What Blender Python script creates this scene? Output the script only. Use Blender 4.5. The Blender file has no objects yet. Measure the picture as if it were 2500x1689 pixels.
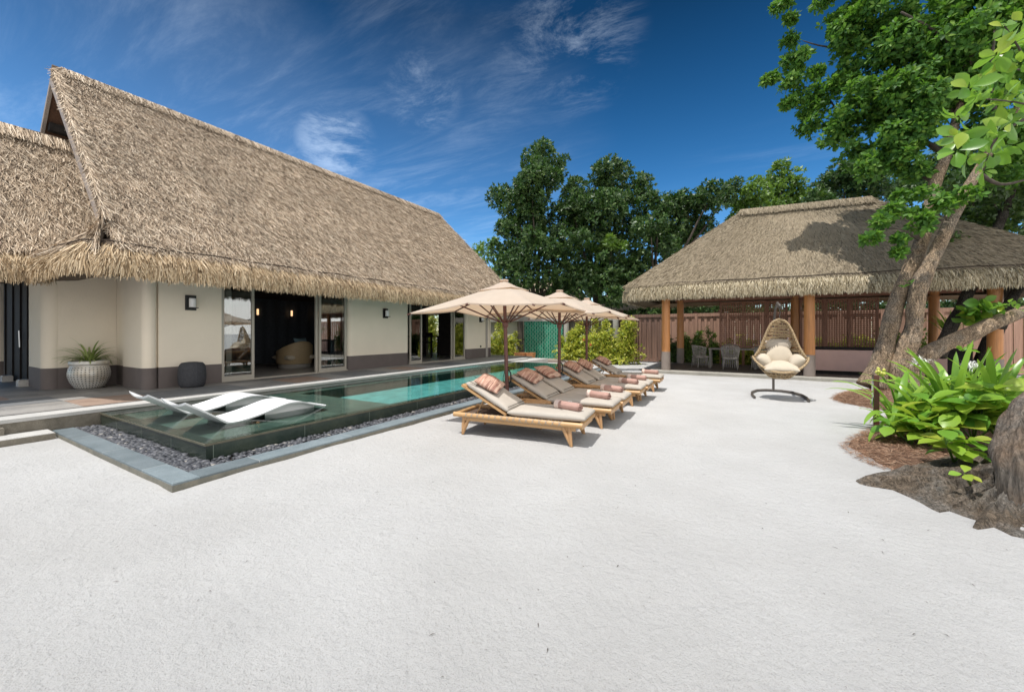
import bpy, math, random
import numpy as np
from mathutils import Vector, Matrix, Quaternion
random.seed(7)
rng = np.random.default_rng(7)
scene = bpy.context.scene
COL = scene.collection
R = math.radians

# ---------------------------------------------------------------- camera
# world frame: +Y runs along the pool, +X to the right of it, sand at z = 0
EYE = 1.5
YAW = R(30.15)
FPX, CX, HY = 964.0, 1250.0, 812.0        # focal length and horizon, in pixels of the 2500 px wide photograph
cam = bpy.data.cameras.new('camera')
cam_o = bpy.data.objects.new('camera', cam)
COL.objects.link(cam_o)
cam_o.location = (0, 0, EYE)
cam_o.rotation_euler = (R(90), 0, YAW)
cam.sensor_width = 36
cam.lens = 36 * FPX / 2500
cam.shift_y = -(844.5 - HY) / 2500
cam.clip_start = 0.05
cam.clip_end = 2000
scene.camera = cam_o

# ---------------------------------------------------------------- world, sun, exposure
to_sun = Vector((-0.16, -0.28, 1.0)).normalized()
SUN_EL = math.asin(to_sun.z)
sun = bpy.data.lights.new('sun', 'SUN')
sun.energy = 3.3
sun.angle = R(0.53)
sun.color = (1.0, 0.965, 0.915)
sun_o = bpy.data.objects.new('sun', sun)
COL.objects.link(sun_o)
sun_o.rotation_euler = (-to_sun).to_track_quat('-Z', 'Y').to_euler()
sun_o.location = (0, -10, 20)

world = bpy.data.worlds.new('World')
scene.world = world
world.use_nodes = True
WN, WL = world.node_tree.nodes, world.node_tree.links
WN.clear()
wout = WN.new('ShaderNodeOutputWorld')
bg = WN.new('ShaderNodeBackground')
sky = WN.new('ShaderNodeTexSky')
sky.sky_type = 'NISHITA'
sky.sun_disc = False
sky.sun_elevation = SUN_EL
sky.sun_rotation = math.atan2(to_sun.x, to_sun.y)
sky.altitude = 0
sky.air_density = 1.0
sky.dust_density = 0.3
sky.ozone_density = 3.0
bg.inputs['Strength'].default_value = 0.15
def wn(t, **k):
    n = WN.new(t)
    for a, b in k.items(): setattr(n, a, b)
    return n
def wmath(op, a, b=None, clamp=False):
    n = wn('ShaderNodeMath', operation=op, use_clamp=clamp)
    for i, v in enumerate((a, b)):
        if v is None: continue
        if isinstance(v, (int, float)): n.inputs[i].default_value = v
        else: WL.new(v, n.inputs[i])
    return n.outputs[0]
tc = wn('ShaderNodeTexCoord')
sep = wn('ShaderNodeSeparateXYZ')
WL.new(tc.outputs['Generated'], sep.inputs[0])
zc = wmath('MAXIMUM', sep.outputs[2], 0.03)
# directions projected on a high flat layer of air, so that cirrus streaks foreshorten towards the horizon
comb = wn('ShaderNodeCombineXYZ')
WL.new(wmath('DIVIDE', sep.outputs[0], zc), comb.inputs[0])
WL.new(wmath('DIVIDE', sep.outputs[1], zc), comb.inputs[1])
def layer(rot, sx, sy, scale, detail, rough, lo, hi, dist=0.6, loc=(0, 0, 0)):
    mp = wn('ShaderNodeMapping')
    mp.inputs['Rotation'].default_value = (0, 0, R(rot))
    mp.inputs['Scale'].default_value = (sx, sy, 1)
    mp.inputs['Location'].default_value = loc
    WL.new(comb.outputs[0], mp.inputs[0])
    no = wn('ShaderNodeTexNoise')
    no.inputs['Scale'].default_value = scale
    no.inputs['Detail'].default_value = detail
    no.inputs['Roughness'].default_value = rough
    no.inputs['Distortion'].default_value = dist
    WL.new(mp.outputs[0], no.inputs['Vector'])
    mr = wn('ShaderNodeMapRange')
    mr.interpolation_type = 'SMOOTHSTEP'
    mr.inputs['From Min'].default_value = lo
    mr.inputs['From Max'].default_value = hi
    WL.new(no.outputs['Fac'], mr.inputs['Value'])
    return mr.outputs[0]
streak = layer(38, 0.45, 1.7, 2.2, 13, 0.7, 0.42, 0.85, 0.4, (0.3, 1.1, 0))
patch = layer(20, 0.7, 1.0, 0.75, 3, 0.5, 0.42, 0.66, 0.3, (2.1, 0.4, 0))
veil = layer(60, 0.5, 0.9, 0.6, 5, 0.55, 0.38, 0.75, 0.5, (5.3, 2.2, 0))
def spot(px, py, rad, soft):
    # a soft round region of sky around one direction
    d = Vector(((px - CX) / FPX, 1, (HY - py) / FPX)).normalized()
    c, s = math.cos(YAW), math.sin(YAW)
    d = Vector((d.x * c - d.y * s, d.x * s + d.y * c, d.z))
    dt = wn('ShaderNodeVectorMath', operation='DOT_PRODUCT')
    nm = wn('ShaderNodeVectorMath', operation='NORMALIZE')
    WL.new(tc.outputs['Generated'], nm.inputs[0])
    WL.new(nm.outputs[0], dt.inputs[0])
    dt.inputs[1].default_value = d
    mr = wn('ShaderNodeMapRange')
    mr.interpolation_type = 'SMOOTHSTEP'
    mr.inputs['From Min'].default_value = math.cos(R(rad + soft))
    mr.inputs['From Max'].default_value = math.cos(R(rad))
    WL.new(dt.outputs['Value'], mr.inputs['Value'])
    return mr.outputs[0]
wisp = layer(12, 0.8, 1.3, 3.4, 14, 0.76, 0.44, 0.78, 0.45, (7.7, 3.1, 0))
puff = layer(0, 1, 1, 3.0, 12, 0.68, 0.34, 0.66, 0.25, (1.2, 9.0, 0))
cl = wmath('MULTIPLY', wmath('MULTIPLY', streak, patch), 0.09)
reg = wmath('MAXIMUM', wmath('MAXIMUM', spot(1400, 100, 1, 8), wmath('MULTIPLY', spot(1030, 225, 0.5, 5), 0.9)), wmath('MULTIPLY', spot(1250, 170, 0.5, 7), 0.35))
cl = wmath('MAXIMUM', cl, wmath('MULTIPLY', wmath('MULTIPLY', wisp, reg), 0.19))
cl = wmath('MAXIMUM', cl, wmath('MULTIPLY', wmath('MULTIPLY', puff, spot(820, 350, 0.3, 5.0)), 0.30))
left = wmath('MULTIPLY', wmath('MAXIMUM', spot(480, 270, 1, 17), wmath('MULTIPLY', spot(-80, 330, 2, 14), 1.0)), wmath('ADD', wmath('MULTIPLY', streak, 0.13), 0.035))
cl = wmath('MAXIMUM', cl, left)
low = wmath('MULTIPLY', wmath('MULTIPLY', spot(1080, 470, 1, 24), wmath('ADD', wmath('MULTIPLY', streak, 0.10), 0.02)), 1.0)
cl = wmath('ADD', cl, low)
fade = wn('ShaderNodeMapRange')
fade.inputs['From Min'].default_value = 0.0
fade.inputs['From Max'].default_value = 0.12
WL.new(sep.outputs[2], fade.inputs['Value'])
cl = wmath('MULTIPLY', cl, fade.outputs[0], clamp=True)
# bright veil added overhead, out of view, for more neutral fill light
ov = wn('ShaderNodeMapRange'); ov.interpolation_type = 'SMOOTHSTEP'
ov.inputs['From Min'].default_value = 0.66
ov.inputs['From Max'].default_value = 0.90
ov.inputs['To Max'].default_value = 0.42
WL.new(sep.outputs[2], ov.inputs['Value'])
cl = wmath('MAXIMUM', cl, ov.outputs[0])
# bright cloud added in the unseen sky behind and right, filling the shaded walls
bd = wn('ShaderNodeVectorMath', operation='DOT_PRODUCT')
WL.new(tc.outputs['Generated'], bd.inputs[0])
bd.inputs[1].default_value = (0.87, -0.49, 0)
bm = wn('ShaderNodeMapRange'); bm.interpolation_type = 'SMOOTHSTEP'
bm.inputs['From Min'].default_value = 0.10
bm.inputs['From Max'].default_value = 0.45
WL.new(bd.outputs['Value'], bm.inputs['Value'])
bn = wn('ShaderNodeTexNoise'); bn.inputs['Scale'].default_value = 2.6; bn.inputs['Detail'].default_value = 8
WL.new(tc.outputs['Generated'], bn.inputs['Vector'])
bp = wn('ShaderNodeMapRange'); bp.interpolation_type = 'SMOOTHSTEP'
bp.inputs['From Min'].default_value = 0.34
bp.inputs['From Max'].default_value = 0.52
WL.new(bn.outputs['Fac'], bp.inputs['Value'])
fill_cloud = wmath('MULTIPLY', bm.outputs[0], bp.outputs[0])
# polarised, deeper blue high up
hsv = wn('ShaderNodeHueSaturation')
hsv.inputs['Saturation'].default_value = 1.38
hsv.inputs['Value'].default_value = 1.0
WL.new(sky.outputs[0], hsv.inputs['Color'])
elr = wn('ShaderNodeMapRange')
elr.inputs['From Min'].default_value = 0.15
elr.inputs['From Max'].default_value = 0.62
elr.inputs['To Min'].default_value = 0.90
elr.inputs['To Max'].default_value = 0.21
WL.new(sep.outputs[2], elr.inputs['Value'])
WL.new(elr.outputs[0], hsv.inputs['Value'])
mixc = wn('ShaderNodeMix', data_type='RGBA')
WL.new(cl, mixc.inputs[0])
WL.new(hsv.outputs[0], mixc.inputs[6])
mixc.inputs[7].default_value = (6.6, 7.6, 8.8, 1)
mixb = wn('ShaderNodeMix', data_type='RGBA')
WL.new(fill_cloud, mixb.inputs[0])
WL.new(mixc.outputs[2], mixb.inputs[6])
mixb.inputs[7].default_value = (8.4, 8.2, 7.9, 1)
WL.new(mixb.outputs[2], bg.inputs['Color'])
WL.new(bg.outputs[0], wout.inputs[0])
scene.view_settings.view_transform = 'Standard'
scene.view_settings.look = 'None'
scene.view_settings.exposure = 0.47
scene.view_settings.gamma = 1
scene.cycles.max_bounces = 8
scene.cycles.transparent_max_bounces = 16
scene.cycles.caustics_reflective = False
scene.cycles.caustics_refractive = False

# ---------------------------------------------------------------- helpers
FW = np.array([-math.sin(YAW), math.cos(YAW)])
RT = np.array([math.cos(YAW), math.sin(YAW)])
def at(px, py, D):
    'world point seen at a photograph pixel, D metres along the view axis'
    p = RT * ((px - CX) / FPX * D) + FW * D
    return Vector((p[0], p[1], EYE + (HY - py) / FPX * D))
def gnd(px, py, z=0.0):
    D = FPX * (EYE - z) / (py - HY)
    v = at(px, py, D); v.z = z
    return v

class MB:
    def __init__(s): s.v = []; s.f = []; s.mi = []; s.m = 0
    def add(s, vs, fs, M=None):
        b = len(s.v)
        s.v += [tuple(M @ Vector(p)) for p in vs] if M is not None else [tuple(p) for p in vs]
        s.f += [tuple(b + i for i in f) for f in fs]
        s.mi += [s.m] * len(fs)
        return s
    def box(s, x0, x1, y0, y1, z0, z1, M=None):
        vs = [(x, y, z) for z in (z0, z1) for y in (y0, y1) for x in (x0, x1)]
        return s.add(vs, [(0, 2, 3, 1), (4, 5, 7, 6), (0, 1, 5, 4), (2, 6, 7, 3), (0, 4, 6, 2), (1, 3, 7, 5)], M)
    def bbox(s, x0, x1, y0, y1, z0, z1, b=0.01, M=None):
        'box with chamfered upper edges'
        vs = []
        for z, i in ((z0, 0), (z1 - b, 0), (z1, b)):
            vs += [(x0 + i, y0 + i, z), (x1 - i, y0 + i, z), (x1 - i, y1 - i, z), (x0 + i, y1 - i, z)]
        fs = [(3, 2, 1, 0), (8, 9, 10, 11)]
        for k in (0, 4):
            for i in range(4): j = (i + 1) % 4; fs.append((k + i, k + j, k + 4 + j, k + 4 + i))
        return s.add(vs, fs, M)
    def tube(s, pts, r, n=8, caps=True, M=None, sq=1.0):
        pts = [Vector(p) for p in pts]
        if not hasattr(r, '__len__'): r = [r] * len(pts)
        vs, fs = [], []
        up = None
        for i, p in enumerate(pts):
            t = (pts[min(i + 1, len(pts) - 1)] - pts[max(i - 1, 0)])
            if t.length < 1e-9: t = Vector((0, 0, 1))
            t.normalize()
            if up is None:
                up = Vector((0, 0, 1)) if abs(t.z) < 0.9 else Vector((1, 0, 0))
            a = (up - t * up.dot(t)).normalized(); up = a
            b = t.cross(a)
            for k in range(n):
                an = 2 * math.pi * k / n
                vs.append(p + (a * math.cos(an) * sq + b * math.sin(an)) * r[i])
        for i in range(len(pts) - 1):
            for k in range(n):
                k2 = (k + 1) % n
                fs.append((i * n + k, i * n + k2, (i + 1) * n + k2, (i + 1) * n + k))
        if caps:
            fs.append(tuple(range(n))[::-1]); fs.append(tuple((len(pts) - 1) * n + k for k in range(n)))
        return s.add(vs, fs, M)
    def lathe(s, prof, c=(0, 0, 0), n=32, M=None, sx=1, sy=1):
        vs, fs = [], []
        for r, z in prof:
            for k in range(n):
                a = 2 * math.pi * k / n
                vs.append((c[0] + r * sx * math.cos(a), c[1] + r * sy * math.sin(a), c[2] + z))
        for i in range(len(prof) - 1):
            for k in range(n):
                k2 = (k + 1) % n
                fs.append((i * n + k, i * n + k2, (i + 1) * n + k2, (i + 1) * n + k))
        if prof[0][0] > 1e-4: fs.append(tuple(range(n))[::-1])
        if prof[-1][0] > 1e-4: fs.append(tuple((len(prof) - 1) * n + k for k in range(n)))
        return s.add(vs, fs, M)
    def grid(s, P, M=None, flip=False):
        'P[i][j] points'
        nu, nv = len(P), len(P[0])
        vs = [p for row in P for p in row]
        fs = [(i * nv + j, (i + 1) * nv + j, (i + 1) * nv + j + 1, i * nv + j + 1) for i in range(nu - 1) for j in range(nv - 1)]
        if flip: fs = [f[::-1] for f in fs]
        return s.add(vs, fs, M)
    def cushion(s, L, W, T, M=None, p=8, q=2.2, n=14, pinch=0.0, bulge=0.0, wob=0.0):
        'soft pad centred on the origin'
        tt = [math.sin((-1 + 2 * i / n) * math.pi / 2) for i in range(n + 1)]
        vs, idx = [], {}
        for side in (1, -1):
            for i, u in enumerate(tt):
                for j, v in enumerate(tt):
                    e = max(0, 1 - abs(u) ** p) ** (1 / q) * max(0, 1 - abs(v) ** p) ** (1 / q)
                    if i in (0, n) or j in (0, n):
                        if side == -1: idx[(side, i, j)] = idx[(1, i, j)]; continue
                        e = 0
                    pu = u * (1 - pinch * (1 - v * v)); pv = v * (1 - pinch * (1 - u * u))
                    z = side * T / 2 * e * (1 + bulge * (1 - u * u) * (1 - v * v))
                    z += wob * math.sin(u * 7 + v * 3) * e * T
                    idx[(side, i, j)] = len(vs)
                    vs.append((pu * L / 2, pv * W / 2, z))
        fs = []
        for side in (1, -1):
            for i in range(n):
                for j in range(n):
                    f = [idx[(side, i, j)], idx[(side, i + 1, j)], idx[(side, i + 1, j + 1)], idx[(side, i, j + 1)]]
                    if side == -1: f.reverse()
                    fs.append(tuple(f))
        return s.add(vs, fs, M)
    def build(s, name, mats, parent=None, smooth=False, auto=None):
        me = bpy.data.meshes.new(name)
        me.from_pydata(s.v, [], s.f)
        mats = mats if isinstance(mats, (list, tuple)) else [mats]
        for m in mats: me.materials.append(m)
        if len(mats) > 1: me.polygons.foreach_set('material_index', s.mi)
        if smooth:
            me.polygons.foreach_set('use_smooth', [True] * len(me.polygons))
            if auto: me.set_sharp_from_angle(angle=R(auto))
        me.update()
        o = bpy.data.objects.new(name, me)
        COL.objects.link(o)
        o.parent = parent
        return o
def np_quads(name, V, mat, parent=None, smooth=False):
    'V: (N,4,3) array of loose quads'
    n = len(V)
    me = bpy.data.meshes.new(name)
    me.vertices.add(n * 4)
    me.vertices.foreach_set('co', np.ascontiguousarray(V, dtype=np.float32).reshape(-1))
    me.loops.add(n * 4)
    me.loops.foreach_set('vertex_index', np.arange(n * 4, dtype=np.int32))
    me.polygons.add(n)
    me.polygons.foreach_set('loop_start', np.arange(0, n * 4, 4, dtype=np.int32))
    try: me.polygons.foreach_set('loop_total', np.full(n, 4, dtype=np.int32))
    except Exception: pass
    me.materials.append(mat)
    me.update(calc_edges=True)
    me.validate()
    o = bpy.data.objects.new(name, me)
    COL.objects.link(o); o.parent = parent
    return o
def tag(o, label=None, cat=None, group=None, kind=None):
    if label: o['label'] = label
    if cat: o['category'] = cat
    if group: o['group'] = group
    if kind: o['kind'] = kind
    return o
def thing(name, label, cat, loc=(0, 0, 0), rz=0, group=None):
    o = bpy.data.objects.new(name, None)
    COL.objects.link(o)
    o.empty_display_size = 0.1
    o.location = loc; o.rotation_euler = (0, 0, rz)
    return tag(o, label, cat, group)
def copy_tree(o, parent=None):
    c = o.copy(); COL.objects.link(c)
    if parent is not None: c.parent = parent
    for ch in [x for x in bpy.data.objects if x.parent == o]: copy_tree(ch, c)
    return c
def TR(loc=(0, 0, 0), rx=0, ry=0, rz=0):
    return Matrix.Translation(loc) @ Matrix.Rotation(rz, 4, 'Z') @ Matrix.Rotation(ry, 4, 'Y') @ Matrix.Rotation(rx, 4, 'X')

# ---------------------------------------------------------------- materials
class NT:
    def __init__(s, name):
        s.m = bpy.data.materials.new(name); s.m.use_nodes = True
        s.n = s.m.node_tree.nodes; s.l = s.m.node_tree.links
        s.p = s.n['Principled BSDF']; s.out = s.n['Material Output']
        s.tc = s.n.new('ShaderNodeTexCoord')
    def new(s, t, **k):
        n = s.n.new(t)
        for a, b in k.items(): setattr(n, a, b)
        return n
    def noise(s, scale, detail=4, rough=0.55, stretch=None, dist=0, rot=None, coord='Object'):
        no = s.new('ShaderNodeTexNoise')
        no.inputs['Scale'].default_value = scale; no.inputs['Detail'].default_value = detail
        no.inputs['Roughness'].default_value = rough; no.inputs['Distortion'].default_value = dist
        src = s.tc.outputs[coord]
        if stretch or rot:
            mp = s.new('ShaderNodeMapping')
            if stretch: mp.inputs['Scale'].default_value = stretch
            if rot: mp.inputs['Rotation'].default_value = rot
            s.l.new(src, mp.inputs[0]); src = mp.outputs[0]
        s.l.new(src, no.inputs['Vector'])
        return no.outputs['Fac']
    def ramp(s, fac, stops):
        r = s.new('ShaderNodeValToRGB')
        el = r.color_ramp.elements
        while len(el) < len(stops): el.new(0.5)
        for e, (p, c) in zip(el, stops):
            e.position = p; e.color = (*c, 1) if len(c) == 3 else c
        s.l.new(fac, r.inputs[0])
        return r.outputs[0]
    def mix(s, fac, a, b, blend='MIX'):
        m = s.new('ShaderNodeMix', data_type='RGBA'); m.blend_type = blend
        for i, v in ((0, fac), (6, a), (7, b)):
            if isinstance(v, (int, float)): m.inputs[i].default_value = v
            elif isinstance(v, tuple): m.inputs[i].default_value = (*v, 1) if len(v) == 3 else v
            else: s.l.new(v, m.inputs[i])
        return m.outputs[2]
    def bump(s, h, strength=0.3, dist=0.01, prev=None):
        b = s.new('ShaderNodeBump'); b.inputs['Strength'].default_value = strength; b.inputs['Distance'].default_value = dist
        s.l.new(h, b.inputs['Height'])
        if prev is not None: s.l.new(prev, b.inputs['Normal'])
        return b.outputs[0]
    def color(s, c): 
        if isinstance(c, tuple): s.p.inputs['Base Color'].default_value = (*c, 1)
        else: s.l.new(c, s.p.inputs['Base Color'])
    def normal(s, n): s.l.new(n, s.p.inputs['Normal'])
    def set(s, **k):
        for a, v in k.items(): s.p.inputs[a.replace('_', ' ')].default_value = v
        return s
def lerp(c, k): return tuple(max(0, min(1, x * k)) for x in c)
def simple(name, c, rough=0.6, var=0.15, scale=8, bump=0.0, bscale=60, metal=0, stretch=None, bstretch=None, spec=0.5, coord='Object'):
    t = NT(name)
    t.color(t.ramp(t.noise(scale, 6, 0.6, stretch, coord=coord), [(0.3, lerp(c, 1 - var)), (0.7, lerp(c, 1 + var))]))
    t.set(Roughness=rough, Metallic=metal)
    t.p.inputs['Specular IOR Level'].default_value = spec
    if bump: t.normal(t.bump(t.noise(bscale, 5, 0.6, bstretch or stretch, coord=coord), bump, 0.01))
    return t.m
def thatchmat(name, cols, rough=0.85, big=0.35):
    t = NT(name)
    g = t.new('ShaderNodeNewGeometry')
    c = t.ramp(g.outputs['Random Per Island'], [(i / (len(cols) - 1), c) for i, c in enumerate(cols)])
    c = t.mix(t.ramp(t.noise(0.9, 5, 0.6), [(0.35, (0, 0, 0)), (0.7, (big,) * 3)]), c, (0.20, 0.165, 0.125))
    t.color(c); t.set(Roughness=rough)
    t.p.inputs['Specular IOR Level'].default_value = 0.2
    return t.m
def leafmat(name, cols, trans=0.35, rough=0.38, tint=(0.35, 0.6, 0.05), spec=0.5):
    t = NT(name)
    g = t.new('ShaderNodeNewGeometry')
    c = t.ramp(g.outputs['Random Per Island'], [(i / (len(cols) - 1), c) for i, c in enumerate(cols)])
    t.color(c); t.set(Roughness=rough)
    t.p.inputs['Specular IOR Level'].default_value = spec
    tr = t.new('ShaderNodeBsdfTranslucent')
    t.l.new(t.mix(0.5, c, tint), tr.inputs['Color'])
    mx = t.new('ShaderNodeMixShader'); mx.inputs[0].default_value = trans
    t.l.new(t.p.outputs[0], mx.inputs[1]); t.l.new(tr.outputs[0], mx.inputs[2])
    t.l.new(mx.outputs[0], t.out.inputs[0])
    return t.m
def glassmat(name, tint=(0.93, 0.97, 0.96), extra=0.06):
    t = NT(name)
    tr = t.new('ShaderNodeBsdfTransparent'); tr.inputs[0].default_value = (*tint, 1)
    gl = t.new('ShaderNodeBsdfGlossy'); gl.inputs['Roughness'].default_value = 0.0
    fr = t.new('ShaderNodeFresnel'); fr.inputs['IOR'].default_value = 1.5
    ad = t.new('ShaderNodeMath', operation='ADD', use_clamp=True); ad.inputs[1].default_value = extra
    t.l.new(fr.outputs[0], ad.inputs[0])
    mx = t.new('ShaderNodeMixShader')
    t.l.new(ad.outputs[0], mx.inputs[0]); t.l.new(tr.outputs[0], mx.inputs[1]); t.l.new(gl.outputs[0], mx.inputs[2])
    t.l.new(mx.outputs[0], t.out.inputs[0])
    return t.m

def sand_mat():
    t = NT('white coral sand')
    a = t.noise(1.1, 6, 0.6); b = t.noise(120, 4, 0.8); c2 = t.noise(38, 5, 0.65)
    base = t.ramp(a, [(0.3, (0.475, 0.472, 0.466)), (0.72, (0.54, 0.537, 0.53))])
    base = t.mix(t.ramp(b, [(0.32, (1, 1, 1)), (0.46, (0, 0, 0))]), base, (0.33, 0.31, 0.29))
    base = t.mix(t.ramp(c2, [(0.24, (0.55,) * 3), (0.33, (0, 0, 0))]), base, (0.41, 0.39, 0.365))
    base = t.mix(t.ramp(t.noise(0.35, 4, 0.6), [(0.35, (0.5,) * 3), (0.6, (0, 0, 0))]), base, (0.41, 0.40, 0.385))
    vor = t.new('ShaderNodeTexVoronoi'); vor.inputs['Scale'].default_value = 13.0
    t.l.new(t.tc.outputs['Object'], vor.inputs['Vector'])
    sp = t.ramp(vor.outputs['Distance'], [(0.035, (1, 1, 1)), (0.06, (0, 0, 0))])
    gate = t.ramp(t.noise(5, 2), [(0.56, (0, 0, 0)), (0.6, (1, 1, 1))])
    base = t.mix(t.mix(1.0, sp, gate, 'MULTIPLY'), base, (0.22, 0.19, 0.15))
    t.color(base); t.set(Roughness=0.95)
    t.p.inputs['Specular IOR Level'].default_value = 0.15
    n1 = t.bump(t.noise(120, 5, 0.75), 0.9, 0.012)
    n2 = t.bump(t.noise(17, 6, 0.65), 0.6, 0.04, n1)
    n3 = t.bump(t.noise(3.2, 4, 0.6), 0.25, 0.06, n2)
    vd = t.new('ShaderNodeTexVoronoi'); vd.inputs['Scale'].default_value = 2.3; vd.inputs['Randomness'].default_value = 1.0
    mpd = t.new('ShaderNodeMapping'); mpd.inputs['Scale'].default_value = (1.0, 0.62, 1); mpd.inputs['Rotation'].default_value = (0, 0, 0.5)
    t.l.new(t.tc.outputs['Object'], mpd.inputs[0]); t.l.new(mpd.outputs[0], vd.inputs['Vector'])
    dent = t.mix(t.ramp(t.noise(0.9, 3), [(0.5, (0, 0, 0)), (0.58, (1, 1, 1))]), (1, 1, 1), t.ramp(vd.outputs['Distance'], [(0.05, (0, 0, 0)), (0.26, (1, 1, 1))]))
    n3 = t.bump(dent, 0.35, 0.03, n3)
    t.normal(n3)
    return t.m
def stone_mat(name, c1, c2, scale=3.5, rough=0.75, brick=None, mortar=(0.3, 0.29, 0.27), bump=0.3, brot=None, msize=0.006, pitted=0.0):
    t = NT(name)
    c = t.ramp(t.noise(scale, 9, 0.65), [(0.3, c1), (0.7, c2)])
    c = t.mix(t.ramp(t.noise(scale * 25, 3, 0.7), [(0.35, (0.35,) * 3), (0.55, (0, 0, 0))]), c, lerp(c1, 0.6))
    h = t.noise(scale * 14, 6, 0.65)
    if brick:
        bt = t.new('ShaderNodeTexBrick')
        bt.inputs['Scale'].default_value = 1
        bt.inputs['Brick Width'].default_value, bt.inputs['Row Height'].default_value = brick
        bt.inputs['Mortar Size'].default_value = msize
        bt.inputs['Mortar Smooth'].default_value = 0.3
        bt.inputs['Color1'].default_value = (0.72,) * 3 + (1,); bt.inputs['Color2'].default_value = (1.12,) * 3 + (1,)
        bt.inputs['Mortar'].default_value = (1, 1, 1, 1)
        mp = t.new('ShaderNodeMapping')
        if brot: mp.inputs['Rotation'].default_value = brot
        t.l.new(t.tc.outputs['Object'], mp.inputs[0]); t.l.new(mp.outputs[0], bt.inputs['Vector'])
        c = t.mix(1.0, c, bt.outputs['Color'], 'MULTIPLY')
        c = t.mix(bt.outputs['Fac'], c, mortar)
    t.color(c); t.set(Roughness=rough)
    t.normal(t.bump(h, bump, 0.01))
    return t.m
def bark_mat(name, dark, light, s=1.0, lich=(0.34, 0.31, 0.27), patch=None, ck=0.25):
    t = NT(name)
    a = t.noise(9 * s, 9, 0.72, (1, 1, 0.22), 0.8)
    fib = t.noise(34 * s, 7, 0.7, (1, 1, 0.16), 1.2)
    vor = t.new('ShaderNodeTexVoronoi'); vor.feature = 'DISTANCE_TO_EDGE'; vor.inputs['Scale'].default_value = 34 * s
    mp = t.new('ShaderNodeMapping'); mp.inputs['Scale'].default_value = (1, 1, 0.4)
    nn = t.new('ShaderNodeTexNoise'); nn.inputs['Scale'].default_value = 14 * s; nn.inputs['Detail'].default_value = 5
    t.l.new(t.tc.outputs['Object'], nn.inputs['Vector'])
    w = t.new('ShaderNodeVectorMath', operation='MULTIPLY_ADD'); w.inputs[1].default_value = (0.09,) * 3
    t.l.new(nn.outputs['Color'], w.inputs[0]); t.l.new(t.tc.outputs['Object'], w.inputs[2])
    t.l.new(w.outputs[0], mp.inputs[0]); t.l.new(mp.outputs[0], vor.inputs['Vector'])
    crack = t.ramp(vor.outputs['Distance'], [(0.0, (ck,) * 3), (0.13, (1, 1, 1))])
    c = t.ramp(a, [(0.25, dark), (0.58, light), (0.8, lerp(light, 1.25))])
    c = t.mix(t.ramp(t.noise(2.2 * s, 6, 0.7), [(0.45, (0, 0, 0)), (0.65, (0.8,) * 3)]), c, lich)
    if patch:
        dn = t.new('ShaderNodeVectorMath', operation='DISTANCE'); dn.inputs[1].default_value = patch[0]
        t.l.new(w.outputs[0], dn.inputs[0])
        c = t.mix(t.ramp(dn.outputs['Value'], [(patch[1] * 0.85, (1, 1, 1)), (patch[1], (0, 0, 0))]), c, t.ramp(fib, [(0.3, (0.25, 0.225, 0.20)), (0.7, (0.42, 0.39, 0.355))]))
    c = t.mix(1.0, c, t.ramp(fib, [(0.32, (0.22,) * 3), (0.62, (1.1, 1.1, 1.1))]), 'MULTIPLY')
    c = t.mix(1.0, c, crack, 'MULTIPLY')
    t.color(c); t.set(Roughness=0.9)
    t.p.inputs['Specular IOR Level'].default_value = 0.2
    n1 = t.bump(crack, 0.6, 0.012)
    t.normal(t.bump(fib, 1.0, 0.035, n1))
    return t.m
def wood_mat(name, c, stretch=(1, 1, 0.08), rough=0.55, var=0.3, scale=30):
    t = NT(name)
    t.color(t.ramp(t.noise(scale, 6, 0.65, stretch, 0.5), [(0.25, lerp(c, 1 - var)), (0.75, lerp(c, 1 + var))]))
    t.set(Roughness=rough)
    t.normal(t.bump(t.noise(scale * 2, 4, 0.6, stretch), 0.2, 0.004))
    return t.m

M = {}
M['sand'] = sand_mat()
M['plaster'] = simple('cream plaster', (0.80, 0.715, 0.585), 0.9, 0.045, 0.9, 0.5, 45)
M['plinth'] = simple('umber plinth paint', (0.135, 0.112, 0.105), 0.8, 0.1, 3, 0.25, 55)
M['thatch'] = thatchmat('thatch straw', [(0.06, 0.042, 0.028), (0.22, 0.16, 0.11), (0.42, 0.32, 0.225), (0.60, 0.475, 0.345), (0.84, 0.72, 0.57), (0.50, 0.385, 0.275)])
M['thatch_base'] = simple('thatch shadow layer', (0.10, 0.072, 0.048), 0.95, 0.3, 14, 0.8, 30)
M['fringe'] = thatchmat('eave straw', [(0.08, 0.052, 0.028), (0.36, 0.25, 0.145), (0.58, 0.435, 0.27), (0.80, 0.655, 0.46), (0.44, 0.315, 0.185)], big=0.1)
M['pthatch'] = thatchmat('weathered reed', [(0.09, 0.07, 0.045), (0.29, 0.235, 0.155), (0.35, 0.285, 0.195), (0.38, 0.31, 0.215), (0.41, 0.34, 0.24), (0.33, 0.27, 0.185)], big=0.25)
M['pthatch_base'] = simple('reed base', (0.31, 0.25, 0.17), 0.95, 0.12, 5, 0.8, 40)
M['pfringe'] = thatchmat('reed eave straw', [(0.06, 0.045, 0.025), (0.30, 0.24, 0.14), (0.50, 0.42, 0.28), (0.70, 0.62, 0.46), (0.36, 0.28, 0.17)], big=0.05)
M['rope'] = simple('tarred rope', (0.05, 0.035, 0.025), 0.9, 0.3, 40)
M['board'] = wood_mat('grey barge board', (0.30, 0.255, 0.225), (1, 1, 1), 0.7)
M['dark'] = simple('dark brown stained timber', (0.022, 0.019, 0.018), 0.8, 0.3, 10, spec=0.2)
M['panel'] = simple('woven brown gable panel', (0.085, 0.04, 0.022), 0.8, 0.25, 30, 0.3, 90)
M['frame'] = simple('sandstone coloured aluminium', (0.42, 0.385, 0.325), 0.45, 0.04, 3)
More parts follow.
